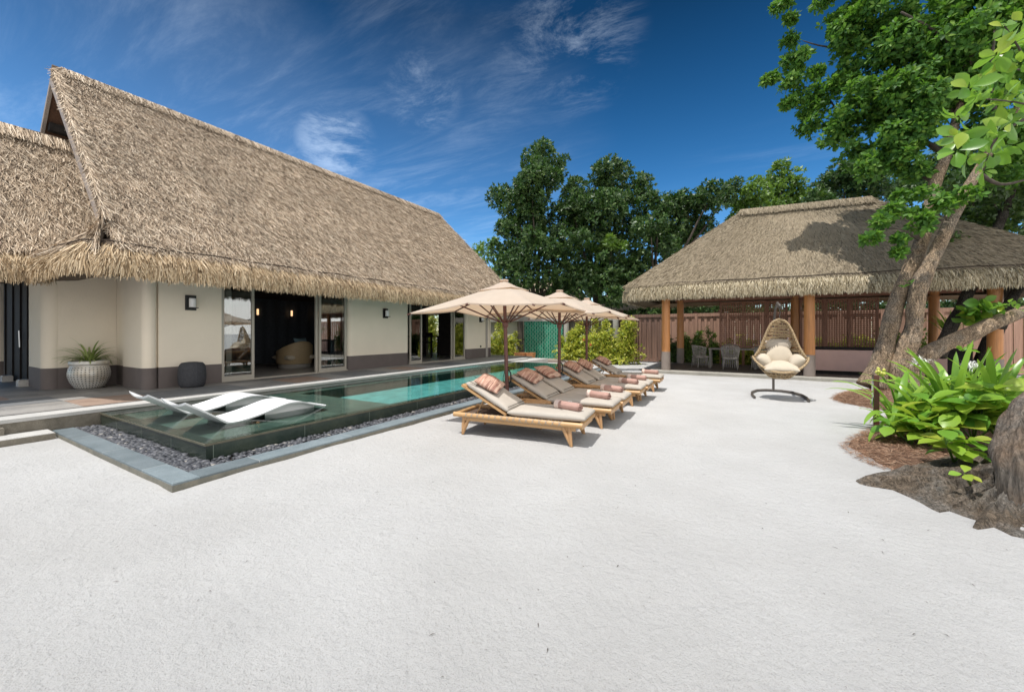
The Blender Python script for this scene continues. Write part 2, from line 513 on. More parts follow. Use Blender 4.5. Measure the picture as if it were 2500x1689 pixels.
M['glass'] = glassmat('clear door glass', extra=0.20)
M['inner'] = simple('dark umber interior panelling', (0.085, 0.072, 0.065), 0.7, 0.2, 6)
M['interior'] = simple('interior grey wall', (0.42, 0.385, 0.35), 0.9, 0.06, 2)
M['ifloor'] = simple('interior stone floor', (0.34, 0.315, 0.29), 0.35, 0.12, 4)
M['curtain'] = simple('navy curtain', (0.06, 0.07, 0.085), 0.85, 0.2, 12)
M['deck'] = stone_mat('deck flagstones', (0.21, 0.20, 0.19), (0.34, 0.32, 0.295), 2.0, 0.6, (1.35, 0.55), (0.14, 0.13, 0.12), 0.3, (0, 0, R(90)), 0.004)
M['deck_brown'] = stone_mat('rust brown flagstone', (0.24, 0.16, 0.12), (0.36, 0.26, 0.20), 3.0, 0.6, bump=0.3)
M['deck_dark'] = stone_mat('slate grey flagstone', (0.12, 0.125, 0.13), (0.19, 0.19, 0.19), 3.0, 0.6, bump=0.3)
M['coping'] = stone_mat('pale coping stone', (0.42, 0.41, 0.39), (0.52, 0.505, 0.48), 4, 0.7, bump=0.25)
M['sidestone'] = stone_mat('rough hewn stone edge', (0.13, 0.115, 0.09), (0.28, 0.25, 0.20), 5, 0.9, bump=0.8)
M['kerb'] = stone_mat('blue grey kerb slate', (0.125, 0.16, 0.175), (0.21, 0.25, 0.27), 3.5, 0.62, (1.2, 50), (0.35, 0.36, 0.35), 0.5, None, 0.004)
M['kerby'] = stone_mat('blue grey kerb slate long side', (0.125, 0.16, 0.175), (0.21, 0.25, 0.27), 3.5, 0.62, (1.2, 50), (0.35, 0.36, 0.35), 0.5, (0, 0, R(90)), 0.004)
M['kerbside'] = stone_mat('kerb side stone', (0.13, 0.13, 0.11), (0.26, 0.24, 0.19), 6, 0.85, bump=0.6)
def pooltile(name, c1, c2, rough, brick, rot=None, mort=(0.2, 0.24, 0.2)):
    return stone_mat(name, c1, c2, 3.0, rough, brick, mort, 0.15, rot, 0.003)
M['poolwall'] = pooltile('wet green slate cladding', (0.018, 0.032, 0.026), (0.06, 0.075, 0.055), 0.16, (0.95, 50))
M['poolwally'] = pooltile('wet green slate cladding long side', (0.018, 0.032, 0.026), (0.06, 0.075, 0.055), 0.16, (1.1, 50), (0, 0, R(90)))
M['poolfloor'] = stone_mat('green sukabumi pool tiles', (0.045, 0.075, 0.06), (0.115, 0.15, 0.115), 4.0, 0.6, (0.4, 0.2), (0.12, 0.17, 0.15), 0.1, None, 0.004)
M['deepfloor'] = stone_mat('turquoise pool tiles', (0.12, 0.34, 0.34), (0.26, 0.55, 0.53), 7.0, 0.6, (0.2, 0.2), (0.12, 0.3, 0.3), 0.1, None, 0.004)
M['pebble'] = None
tpb = NT('charcoal pebbles')
g_ = tpb.new('ShaderNodeNewGeometry')
tpb.color(tpb.ramp(g_.outputs['Random Per Island'], [(0, (0.025, 0.027, 0.033)), (0.5, (0.055, 0.058, 0.068)), (0.95, (0.11, 0.112, 0.125)), (1.0, (0.3, 0.28, 0.25))])); tpb.set(Roughness=0.55)
M['pebble'] = tpb.m
M['teak'] = wood_mat('honey bamboo', (0.47, 0.28, 0.125), (0.12, 1, 1), 0.42, 0.22, 18)
M['teak2'] = wood_mat('teak leg', (0.42, 0.24, 0.11), (1, 1, 0.12), 0.5, 0.25, 25)
M['weave'] = simple('brown woven base', (0.10, 0.065, 0.045), 0.85, 0.4, 60, 0.5, 120)
M['cord'] = simple('grey lacing cord', (0.30, 0.285, 0.25), 0.8, 0.15, 50)
M['fabric'] = simple('taupe canvas', (0.42, 0.38, 0.33), 0.9, 0.05, 6, 0.35, 5)
M['cream'] = simple('cream cotton', (0.50, 0.43, 0.335), 0.9, 0.04, 6, 0.4, 7)
M['mahog'] = wood_mat('mahogany', (0.115, 0.042, 0.03), (1, 1, 0.1), 0.4, 0.25, 25)
M['metal'] = simple('bronze painted steel', (0.085, 0.072, 0.062), 0.5, 0.1, 10)
M['black'] = simple('black painted metal', (0.012, 0.012, 0.013), 0.45, 0.1, 10)
M['lampglass'] = simple('frosted lamp glass', (0.8, 0.8, 0.8), 0.35, 0.02, 5)
M['rattan'] = wood_mat('bleached rattan', (0.40, 0.29, 0.165), (1, 1, 1), 0.6, 0.25, 40)
M['greyrat'] = simple('grey rattan weave', (0.33, 0.30, 0.27), 0.7, 0.25, 70, 0.5, 90)
M['orangewood'] = wood_mat('orange varnished column', (0.50, 0.215, 0.07), (1, 1, 0.06), 0.42, 0.25, 20)
M['brownwood'] = wood_mat('red brown lattice timber', (0.30, 0.135, 0.08), (1, 1, 0.1), 0.5, 0.25, 25)
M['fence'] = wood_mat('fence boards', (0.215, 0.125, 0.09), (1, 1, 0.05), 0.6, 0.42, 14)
M['fence_lit'] = wood_mat('sunlit fence boards', (0.42, 0.25, 0.18), (1, 1, 0.05), 0.6, 0.35, 14)  # lighter copy of the fence boards, sunlight put into the colour
M['greyfence'] = wood_mat('weathered grey boards', (0.22, 0.20, 0.175), (1, 1, 0.04), 0.75, 0.45, 18)
M['concrete'] = simple('grey limewash', (0.40, 0.38, 0.345), 0.9, 0.12, 1.6, 0.3, 50)
M['whitewall'] = simple('pale grey wall', (0.56, 0.54, 0.51), 0.9, 0.06, 1.6, 0.2, 50)
M['greybase'] = simple('grey brown base paint', (0.25, 0.205, 0.175), 0.85, 0.08, 3, 0.2, 50)
M['platform'] = stone_mat('brown platform floor', (0.085, 0.07, 0.06), (0.15, 0.125, 0.105), 2.0, 0.55, (0.6, 0.6), (0.06, 0.05, 0.05), 0.2)
M['platedge'] = stone_mat('platform edge stone', (0.27, 0.255, 0.22), (0.40, 0.38, 0.33), 2.5, 0.8, bump=0.3)
M['pinkpanel'] = simple('dusty pink upholstery', (0.56, 0.37, 0.32), 0.8, 0.06, 3, 0.15, 60)
M['terracotta'] = simple('terracotta', (0.56, 0.26, 0.11), 0.7, 0.15, 10, 0.2, 40)
M['white'] = simple('matt white resin', (0.80, 0.81, 0.82), 0.32, 0.01, 3)
M['pouf'] = simple('charcoal knitted rope', (0.045, 0.046, 0.052), 0.85, 0.3, 40, 0.5, 60)
M['mulch'] = simple('pine needle mulch base', (0.12, 0.065, 0.04), 0.95, 0.45, 30, 1.0, 60)
M['needle'] = thatchmat('dry pine needles', [(0.10, 0.05, 0.03), (0.26, 0.14, 0.085), (0.36, 0.22, 0.14), (0.46, 0.32, 0.22)], big=0.0)
M['bark'] = bark_mat('pale cracked bark', (0.17, 0.12, 0.08), (0.60, 0.44, 0.29), 1.0, (0.36, 0.31, 0.25), None, 0.3)
M['barkdark'] = bark_mat('dark bark', (0.035, 0.03, 0.026), (0.12, 0.10, 0.08), 1.2, (0.14, 0.13, 0.11))
M['barkbig'] = bark_mat('gnarled old bark', (0.07, 0.06, 0.045), (0.26, 0.20, 0.145), 1.1, (0.27, 0.255, 0.23), None, 0.7)
M['cutwood'] = wood_mat('weathered bare wood', (0.33, 0.30, 0.27), (0.3, 1, 1), 0.8, 0.2, 14)
M['branch'] = simple('dark twig bark', (0.07, 0.055, 0.042), 0.9, 0.3, 12)
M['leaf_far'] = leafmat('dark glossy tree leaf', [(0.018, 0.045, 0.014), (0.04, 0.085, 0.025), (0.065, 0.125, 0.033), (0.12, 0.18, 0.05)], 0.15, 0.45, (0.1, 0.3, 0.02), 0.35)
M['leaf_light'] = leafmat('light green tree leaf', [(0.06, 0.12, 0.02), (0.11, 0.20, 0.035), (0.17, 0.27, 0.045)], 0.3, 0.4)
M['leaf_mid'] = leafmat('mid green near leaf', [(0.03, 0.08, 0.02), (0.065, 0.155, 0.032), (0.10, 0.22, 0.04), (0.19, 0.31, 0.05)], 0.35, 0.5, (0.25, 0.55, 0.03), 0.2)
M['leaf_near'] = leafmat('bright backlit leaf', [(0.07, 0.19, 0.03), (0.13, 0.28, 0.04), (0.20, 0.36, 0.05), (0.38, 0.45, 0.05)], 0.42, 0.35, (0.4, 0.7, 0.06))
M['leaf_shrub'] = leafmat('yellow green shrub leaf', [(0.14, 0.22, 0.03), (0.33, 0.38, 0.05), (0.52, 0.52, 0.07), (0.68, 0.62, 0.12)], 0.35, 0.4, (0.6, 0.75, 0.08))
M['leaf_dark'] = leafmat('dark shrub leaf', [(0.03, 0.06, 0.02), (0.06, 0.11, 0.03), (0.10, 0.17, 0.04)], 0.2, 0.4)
M['lily'] = leafmat('strap leaf green', [(0.12, 0.25, 0.03), (0.22, 0.40, 0.05), (0.36, 0.52, 0.08)], 0.38, 0.3, (0.5, 0.8, 0.08))
M['broad'] = leafmat('broad leaf lime green', [(0.09, 0.24, 0.035), (0.19, 0.38, 0.045), (0.30, 0.46, 0.05), (0.40, 0.40, 0.06), (0.15, 0.32, 0.045)], 0.38, 0.28, (0.5, 0.7, 0.05))
M['spider'] = leafmat('variegated leaf', [(0.10, 0.17, 0.04), (0.25, 0.33, 0.09), (0.42, 0.46, 0.2)], 0.25, 0.4)
M['petal'] = simple('white petals', (0.8, 0.8, 0.76), 0.6, 0.03, 10)
M['bud'] = simple('lime yellow buds', (0.50, 0.50, 0.10), 0.5, 0.15, 20)
M['soil'] = simple('dark soil', (0.05, 0.035, 0.025), 0.95, 0.3, 20, 0.5, 60)
M['redflower'] = simple('red flowers', (0.55, 0.06, 0.03), 0.6, 0.2, 20)
def stripes():
    t = NT('striped pink cushion cloth')
    n = t.noise(7, 5, 0.75, (1, 0.03, 0.03))
    t.color(t.ramp(n, [(0.28, (0.12, 0.05, 0.035)), (0.40, (0.30, 0.15, 0.11)), (0.47, (0.42, 0.23, 0.17)), (0.50, (0.62, 0.45, 0.35)), (0.53, (0.20, 0.09, 0.065)), (0.60, (0.42, 0.235, 0.18)), (0.64, (0.60, 0.42, 0.33)), (0.68, (0.34, 0.175, 0.13))]))
    t.set(Roughness=0.9); t.normal(t.bump(t.noise(5, 4), 0.4, 0.02))
    return t.m
M['stripe'] = stripes()
def towelmat():
    t = NT('dusty pink towel')
    t.color(t.ramp(t.noise(9, 5, 0.6), [(0.3, (0.36, 0.215, 0.18)), (0.7, (0.46, 0.29, 0.245))]))
    t.set(Roughness=1.0); t.normal(t.bump(t.noise(160, 3), 0.6, 0.006))
    return t.m
M['towel'] = towelmat()
M['towelend'] = simple('pale towel border', (0.66, 0.52, 0.45), 1.0, 0.05, 20, 0.4, 160)
def canvasmat():
    t = NT('cream parasol canvas')
    c = t.ramp(t.noise(4, 5, 0.6), [(0.3, (0.54, 0.46, 0.38)), (0.7, (0.60, 0.515, 0.43))])
    t.color(c); t.set(Roughness=0.85)
    tr = t.new('ShaderNodeBsdfTranslucent'); tr.inputs[0].default_value = (0.86, 0.60, 0.38, 1)
    mx = t.new('ShaderNodeMixShader'); mx.inputs[0].default_value = 0.33
    t.l.new(t.p.outputs[0], mx.inputs[1]); t.l.new(tr.outputs[0], mx.inputs[2]); t.l.new(mx.outputs[0], t.out.inputs[0])
    return t.m
M['canvas'] = canvasmat()
def greentile():
    t = NT('glazed emerald tiles')
    sp = t.new('ShaderNodeSeparateXYZ'); cb = t.new('ShaderNodeCombineXYZ')
    t.l.new(t.tc.outputs['Object'], sp.inputs[0]); t.l.new(sp.outputs[2], cb.inputs[0]); t.l.new(sp.outputs[0], cb.inputs[1])
    bt = t.new('ShaderNodeTexBrick')
    bt.inputs['Scale'].default_value = 1; bt.inputs['Brick Width'].default_value = 0.22; bt.inputs['Row Height'].default_value = 0.105
    bt.inputs['Mortar Size'].default_value = 0.009; bt.inputs['Mortar Smooth'].default_value = 0.2; bt.inputs['Bias'].default_value = 0.0
    bt.inputs['Color1'].default_value = (0.003, 0.13, 0.075, 1); bt.inputs['Color2'].default_value = (0.012, 0.235, 0.14, 1)
    bt.inputs['Mortar'].default_value = (0.30, 0.46, 0.38, 1)
    t.l.new(cb.outputs[0], bt.inputs['Vector'])
    t.color(bt.outputs['Color']); t.set(Roughness=0.25)
    t.normal(t.bump(bt.outputs['Fac'], -0.5, 0.004))
    return t.m
M['greentile'] = greentile()
def watermat():
    t = NT('clear pool water')
    fr = t.new('ShaderNodeFresnel'); fr.inputs['IOR'].default_value = 1.33
    tr = t.new('ShaderNodeBsdfTransparent'); tr.inputs[0].default_value = (0.90, 0.98, 0.96, 1)
    gl = t.new('ShaderNodeBsdfGlossy'); gl.inputs['Roughness'].default_value = 0.015
    n1 = t.bump(t.noise(5.5, 3, 0.55, None, 0.8), 0.10, 0.02)
    n2 = t.bump(t.noise(26, 2, 0.5), 0.08, 0.006, n1)
    t.l.new(n2, fr.inputs['Normal']); t.l.new(n2, gl.inputs['Normal'])
    mx = t.new('ShaderNodeMixShader')
    t.l.new(fr.outputs[0], mx.inputs[0]); t.l.new(tr.outputs[0], mx.inputs[1]); t.l.new(gl.outputs[0], mx.inputs[2])
    t.l.new(mx.outputs[0], t.out.inputs[0])
    va = t.new('ShaderNodeVolumeAbsorption'); va.inputs['Color'].default_value = (0.25, 0.88, 0.84, 1); va.inputs['Density'].default_value = 0.30
    t.l.new(va.outputs[0], t.out.inputs['Volume'])
    return t.m
M['water'] = watermat()

# ================================================================ GROUND
DECK = 0.295
WALLTOP = 0.236
XD, XP, XT, XK = -8.75, -5.25, -4.92, -4.66       # deck edge, pool wall, trough / kerb inner, kerb outer
YP, YT, YK, YE = 2.13, 1.84, 1.62, 14.75          # pool wall, kerb inner, kerb outer, far end of the pool
def fbm(x, y):
    return (math.sin(x * 1.7 + 1.3 * math.sin(y * 0.9)) * math.cos(y * 1.3 + math.sin(x * 0.7)) * 0.5
            + 0.3 * math.sin(x * 4.1 + y * 2.3 + 2 * math.sin(y * 1.9)) + 0.2 * math.cos(y * 6.3 - x * 5.1))
def sandz(x, y):
    z = 0.010 * fbm(x, y) + 0.005 * fbm(x * 2.6 + 4, y * 2.9)
    # sand drifted against the near corner of the kerb
    d = math.hypot(x + 4.6, y - 1.5)
    z -= 0.012 * math.exp(-(d / 0.5) ** 2)
    if x < XK and y < YK: z -= 0.02 * math.exp(-((YK - y) / 0.35) ** 2) * math.exp(-((x + 6.2) / 1.4) ** 2)
    if x > XK: z += 0.012 * math.exp(-((x - XK) / 0.25) ** 2) * (0.5 + 0.5 * math.sin(y * 2.1))
    return z
def axis(segs):
    out = []
    for a, b, n in segs:
        out += [a + (b - a) * i / n for i in range(n)]
    return out + [segs[-1][1]]
gx = axis([(-400, -60, 3), (-60, XD, 12), (XD, XT - 0.1, 4), (XT - 0.1, 4, 90), (4, 60, 16), (60, 400, 3)])
gy = axis([(-400, -40, 3), (-40, -2, 8), (-2, YT + 0.1, 40), (YT + 0.1, YE + 0.2, 110), (YE + 0.2, 22, 40), (22, 400, 8)])
mb = MB()
idx = {}
def gv(i, j):
    if (i, j) not in idx:
        x, y = gx[i], gy[j]
        z = sandz(x, y) if (-9 < x < 5 and -3 < y < 16) else 0.0
        if abs(x - XD) < 0.02 or abs(x - (XT - 0.1)) < 0.01 or x < XD: z = 0.0
        idx[(i, j)] = len(mb.v); mb.v.append((x, y, z))
    return idx[(i, j)]
for i in range(len(gx) - 1):
    for j in range(len(gy) - 1):
        cx_, cy_ = (gx[i] + gx[i + 1]) / 2, (gy[j] + gy[j + 1]) / 2
        if XD < cx_ < XT - 0.1 and YT + 0.1 < cy_ < YE + 0.2: continue
        mb.f.append((gv(i, j), gv(i + 1, j), gv(i + 1, j + 1), gv(i, j + 1))); mb.mi.append(0)
g = mb.build('sand_ground', M['sand'], smooth=True)
tag(g, 'white coral sand ground of the courtyard', 'ground', kind='structure')

# ---- deck
mb = MB()
mb.box(-17.2, -9.26, -5, 18.0, 0.0, DECK)
deck = mb.build('stone_terrace', M['deck']); tag(deck, 'grey flagstone terrace in front of the thatched villa', 'terrace', kind='structure')
def slab(x0, x1, y0, y1, m, name='flagstone'):
    mb = MB(); mb.box(x0, x1, y0, y1, DECK, DECK + 0.004); o = mb.build(name, m, deck); return o
for x0, x1, y0, y1, m in ((-10.35, -9.27, 2.06, 3.0, 'deck_brown'), (-11.3, -10.37, 1.0, 2.05, 'deck_dark'), (-10.35, -9.27, 3.0, 4.6, 'deck_dark'), (-10.35, -9.27, 5.6, 6.6, 'deck_brown'),
                       (-10.4, -9.27, 7.3, 8.6, 'deck_dark'), (-10.4, -9.27, 9.3, 10.2, 'deck_brown'), (-12.3, -11.4, 0.2, 1.6, 'deck_brown'), (-10.35, -9.27, 11.4, 12.6, 'deck_dark'), (-10.7, -9.9, -1.6, -0.5, 'deck_dark')):
    slab(x0, x1, y0, y1, M[m])
# coping along the pool, its stone face, pebble drain behind it
mb = MB(); mb.bbox(-9.10, XD, -5, 16.6, DECK - 0.045, DECK + 0.012, 0.008)
cop = mb.build('coping', M['coping'], deck)
mb = MB(); mb.box(-9.10, XD - 0.012, -5, 16.6, -1.3, DECK - 0.046)
mb.build('stone_riser', M['sidestone'], deck)
mb = MB(); mb.box(-9.26, -9.10, -5, 16.6, 0, DECK - 0.03); mb.build('drain', M['soil'], deck)
# step blocks
for nm, lab, a in (('stone_step', 'low rough stone step standing on the sand at the left edge', (-8.75 + 0.0, -8.40, -4, 1.585, -0.05, 0.098)),):
    mb = MB(); mb.bbox(*a[:4], a[4], a[5], 0.012)
    o = mb.build(nm, M['coping']);
    mb2 = MB(); mb2.box(a[0], a[1] + 0.006, a[2], a[3] + 0.006, -0.05, a[5] - 0.018); o2 = mb2.build('rough_riser', M['sidestone'], o)
    tag(o, lab, 'step')
mb = MB(); mb.bbox(-8.755, -8.70, -4, 1.18, 0.098, 0.205, 0.01)
tag(mb.build('stone_block', M['sidestone']), 'brown rough stone block set against the terrace edge above the low step', 'stone block')

# ---- kerb
mb = MB()
mb.bbox(-8.74, XK, YK, YT, -0.1, 0.073, 0.008)
kerb = mb.build('kerb', M['kerb']); tag(kerb, 'blue grey slate kerb around the pebble trough of the pool', 'kerb', kind='structure')
mb = MB(); mb.bbox(XT, XK, YT + 0.002, 16.4, -0.1, 0.073, 0.008)
mb.build('kerb_side', M['kerby'], kerb)
mb = MB()
mb.box(-8.5, XK + 0.004, YK - 0.004, YK, -0.1, 0.048); mb.box(XK, XK + 0.004, YK, 16.4, -0.1, 0.048)
mb.build('kerb_face', M['kerbside'], kerb)

# ---- pebbles
def pebbles(name, area, n, smin, smax, z0, label, mat, layers=2):
    x0, x1, y0, y1 = area
    ico = [(0, 0, 1)] + [(math.cos(a) * 0.89, math.sin(a) * 0.89, 0.45) for a in [i * 1.2566 for i in range(5)]] + \
          [(math.cos(a + 0.628) * 0.89, math.sin(a + 0.628) * 0.89, -0.45) for a in [i * 1.2566 for i in range(5)]] + [(0, 0, -1)]
    fs = [(0, i + 1, (i + 1) % 5 + 1) for i in range(5)] + [(i + 1, i + 6, (i + 1) % 5 + 1) for i in range(5)] + \
         [((i + 1) % 5 + 1, i + 6, (i + 1) % 5 + 6) for i in range(5)] + [(i + 6, 11, (i + 1) % 5 + 6) for i in range(5)]
    mb = MB()
    for k in range(n):
        s = random.uniform(smin, smax)
        m = Matrix.Translation((random.uniform(x0, x1), random.uniform(y0, y1), z0 + random.uniform(0, 0.02) * (layers - 1))) @ \
            Quaternion((random.random() - .5, random.random() - .5, random.random() * 2, random.random() * 2)).normalized().to_matrix().to_4x4() if False else \
            Matrix.Translation((random.uniform(x0, x1), random.uniform(y0, y1), z0 + random.random() * 0.022 * (layers - 1))) @ Matrix.Rotation(random.random() * 6.3, 4, 'Z') @ Matrix.Rotation(random.uniform(-.5, .5), 4, 'X') @ Matrix.Diagonal((s * random.uniform(1.1, 1.7), s, s * random.uniform(0.5, 0.75), 1))
        mb.add(ico, fs, m)
    o = mb.build(name, mat, smooth=True)
    tag(o, label, 'pebbles', kind='stuff')
    return o
pebbles('pebbles', (-8.72, XT - 0.02, YT + 0.02, YP - 0.015), 1700, 0.022, 0.042, 0.03, 'dark grey pebbles filling the trough beside the low end of the pool', M['pebble'])
pebbles('pebbles', (XP + 0.02, XT - 0.02, YT + 0.3, 14.9), 3000, 0.019, 0.034, 0.035, 'grey pebbles lining the trough along the long pool wall', M['pebble'])
pebbles('pebbles', (-9.24, -9.12, -3, 14), 2200, 0.012, 0.022, DECK - 0.02, 'grey pebbles in the narrow drain behind the terrace coping', M['pebble'], 1)
mb = MB(); mb.box(-8.74, XT, YT, YP, -0.08, 0.022); mb.box(XP, XT, YP, 16.4, -0.08, 0.022)
tag(mb.build('trough_bed', M['soil']), kind='structure')

# ---- pool
LEDGE_Y = 5.15
pool = thing('swimming_pool', 'long infinity pool clad in wet dark green slate beside the terrace', 'pool')
mb = MB()
mb.box(XD - 0.01, XP, YP, YP + 0.14, -0.1, WALLTOP); mb.build('end_wall', M['poolwall'], pool)
mb = MB()
mb.box(XP - 0.14, XP + 0.003, YP + 0.003, YE, -1.2, WALLTOP + 0.001); mb.build('side_wall', M['poolwally'], pool)
mb = MB()
for a in ((XD, XP, YP - 0.012, YP - 0.0005), ): mb.box(*a, WALLTOP - 0.022, WALLTOP + 0.002)
mb.box(XP + 0.0035, XP + 0.014, YP - 0.012, YE, WALLTOP - 0.022, WALLTOP + 0.002)
mb.build('rim', simple('wet lit stone rim', (0.12, 0.11, 0.075), 0.25, 0.25, 8), pool)
mb = MB(); mb.box(XD - 0.01, XP - 0.14, YP + 0.14, LEDGE_Y, -1.2, 0.165); mb.build('tanning_ledge', M['poolfloor'], pool)
mb = MB(); mb.box(XD - 0.01, XP - 0.14, LEDGE_Y, LEDGE_Y + 0.35, -1.2, 0.10); mb.build('step', M['poolfloor'], pool)
mb = MB(); mb.box(XD + 0.72, XP - 0.14, LEDGE_Y + 0.35, YE, -1.3, 0.0); mb.build('deep_floor', M['deepfloor'], pool)
mb = MB(); mb.box(XD + 0.30, XD + 0.72, LEDGE_Y + 0.35, YE, -1.3, -0.10); mb.build('shade_strip', stone_mat('shade dark green tiles', (0.02, 0.07, 0.07), (0.05, 0.12, 0.115), 6, 0.6), pool)  # dark strip stands for the shade along the villa-side pool wall
mb = MB(); mb.box(XD - 0.01, XD + 0.30, LEDGE_Y + 0.02, YE, -1.2, 0.15); mb.build('bench', M['poolfloor'], pool)
mb = MB(); mb.box(XD - 0.01, XP + 0.0, YE, YE + 0.16, -1.2, WALLTOP + 0.002); mb.build('far_wall', M['poolfloor'], pool)
mb = MB()
x0, x1, y0, y1, zt, zb = XD - 0.008, XP - 0.002, YP + 0.002, YE + 0.08, 0.242, -0.15
mb.add([(x0, y0, zt), (x1, y0, zt), (x1, y1, zt), (x0, y1, zt), (x0, y0, zb), (x1, y0, zb), (x1, y1, zb), (x0, y1, zb)],
       [(0, 1, 2, 3), (7, 6, 5, 4), (0, 4, 5, 1), (1, 5, 6, 2), (2, 6, 7, 3), (3, 7, 4, 0)])
w = mb.build('pool_water', M['water']); tag(w, 'clear still water filling the swimming pool', 'water', kind='structure')
# far end of the pool: pale slab and shower base
mb = MB(); mb.bbox(-9.10, -8.2, 14.95, 17.6, 0, 0.24, 0.01); tag(mb.build('stone_slab', M['coping']), 'pale stone slab ending the terrace coping beyond the pool', 'slab')
mb = MB(); mb.bbox(-10.6, -6.2, 18.1, 19.35, 0, 0.12, 0.01); tag(mb.build('shower_floor', M['greybase']), 'low rose grey step at the foot of the green tiled wall', 'step')

# ================================================================ VILLA
villa = thing('thatched_villa', 'cream plastered villa with a steep thatched roof beside the pool', 'villa', (-12, 8, 0))
VI = Matrix.Translation((12, -8, 0))
def vpart(mb, name, m, parent=None, smooth=False, auto=None):
    'mesh given in world coordinates, child of the villa'
    o = mb.build(name, m, parent or villa, smooth, auto)
    if parent is None: o.location = (12, -8, 0)
    return o
XW = -10.89
WT = 0.30
ZP, ZT = 0.745, 2.95
def rounded_wall(y0, y1, x0, x1, name='wall', r_=0.20):
    'wall block with rounded corners towards the pool and a darker plinth'
    def outline(off, r=r_):
        pts = []
        for cx_, cy_, a0 in ((x1 - r, y0 + r, -90), (x1 - r, y1 - r, 0)):
            for k in range(9):
                a = R(a0 + 90 * k / 8); pts.append((cx_ + (r + off) * math.cos(a), cy_ + (r + off) * math.sin(a)))
        pts += [(x0, y1 + off), (x0, y0 - off)]
        return pts
    for nm, z0, z1, off, m in (('wall', ZP, ZT, 0, 'plaster'), ('plinth', DECK, ZP, 0.004, 'plinth')):
        o = outline(off); n = len(o); mb = MB()
        vs = [(x, y, z0) for x, y in o] + [(x, y, z1) for x, y in o]
        fs = [(i, (i + 1) % n, n + (i + 1) % n, n + i) for i in range(n)] + [tuple(range(n, 2 * n)), tuple(range(n))[::-1]]
        mb.add(vs, fs); vpart(mb, nm, M[m], smooth=True, auto=35)
# corner pillar is proud of the wall by 3 cm
rounded_wall(3.28, 3.54, -12.0, XW + 0.03, r_=0.13)
mbw = MB(); mbw.box(XW - WT, XW, 3.541, 4.74, ZP, ZT); vpart(mbw, 'wall', M['plaster'])
mbw = MB(); mbw.box(XW - WT, XW + 0.004, 3.541, 4.742, DECK, ZP - 0.001); vpart(mbw, 'plinth', M['plinth'])
rounded_wall(8.30, 11.03, XW - WT, XW)
rounded_wall(14.56, 16.30, XW - WT, XW)
mbw = MB(); mbw.box(XW - WT, XW - 0.06, 16.27, 16.45, DECK, ZT); vpart(mbw, 'corner_panel', M['interior'])
rounded_wall(16.40, 16.70, XW - 0.5, XW + 0.01)
# recess and left wing walls
for z0, z1, off, m, nm in ((ZP, ZT, 0, 'plaster', 'wall'), (DECK, ZP, 0.004, 'plinth', 'plinth')):
    mb = MB(); mb.box(-12.95, -12.63 + off, 2.38, 3.45, z0, z1); vpart(mb, nm, M[m])
    mb = MB(); mb.box(-12.62, -11.99, 3.34 - off, 3.6, z0, z1 - 0.002); vpart(mb, nm, M[m])
    mb = MB(); mb.box(-13.85, -12.9, 2.22 - off, 2.5, z0, z1); vpart(mb, nm, M[m])
    mb = MB()
    mb.lathe([(0.17 + off, z0), (0.17 + off, z1)], (-12.79, 2.37, 0), 32); vpart(mb, nm, M[m], smooth=True, auto=40)
    mb = MB(); mb.box(-17.2, -16.9, 2.22 - off, 2.5, z0, z1); vpart(mb, nm, M[m])
# entry door
door = None
mb = MB(); mb.box(-16.9, -13.85, 2.30, 2.36, DECK, 2.8); door = vpart(mb, 'door', M['dark'])
mb = MB()
for x in (-16.75, -15.9, -15.1, -14.4, -13.9): mb.box(x - 0.05, x + 0.05, 2.27, 2.298, DECK, 2.8)
mb.build('stile', M['dark'], door)
mb = MB(); mb.tube([(-14.9, 2.25, 1.15), (-14.9, 2.24, 1.55)], 0.014); mb.build('handle', simple('steel handle', (0.5, 0.5, 0.5), 0.3, 0, metal=1), door)
for x, nm in ((-14.02, 'a'), (-15.7, 'b')):
    mb = MB(); mb.bbox(x - 0.12, x + 0.12, 2.08, 2.25, DECK, DECK + 0.15, 0.02); o = mb.build('stone_door_stop', stone_mat('pitted white stone', (0.5, 0.48, 0.45), (0.65, 0.63, 0.6), 9, 0.8, bump=0.8))
    tag(o, 'pitted white stone block under the dark entry door, ' + ('nearer the pot' if nm == 'a' else 'at the left edge'), 'stone block', 'white blocks at the entry door')
# back and end walls (the end wall has two garden doorways)
mb = MB()
mb.box(-16.3, -16.1, 3.0, 16.7, DECK, ZT); mb.box(-16.1, -12.0, 3.42, 3.6, DECK, ZT)
mb.box(-16.1, -15.05, 16.45, 16.65, DECK, ZT); mb.box(-14.15, -13.2, 16.45, 16.65, DECK, ZT); mb.box(-12.72, -11.4, 16.45, 16.65, DECK, ZT)
mb.box(-15.05, -14.15, 16.45, 16.65, 2.75, ZT); mb.box(-13.2, -12.72, 16.45, 16.65, 2.75, ZT)
vpart(mb, 'inner_wall', M['inner'])
mb = MB(); mb.box(-16.1, -12.6, 10.9, 11.05, DECK, ZT); vpart(mb, 'partition', M['inner'])
mb = MB(); mb.box(-12.9, -11.25, 5.0, 5.12, DECK, ZT); vpart(mb, 'partition', M['interior'])
mb = MB(); mb.box(-16.1, XW - 0.25, 3.6, 16.45, DECK, DECK + 0.012); vpart(mb, 'inner_floor', M['ifloor'])
mb = MB(); mb.box(-16.1, XW - 0.31, 3.6, 16.45, 2.85, 2.95); vpart(mb, 'ceiling', M['inner'])
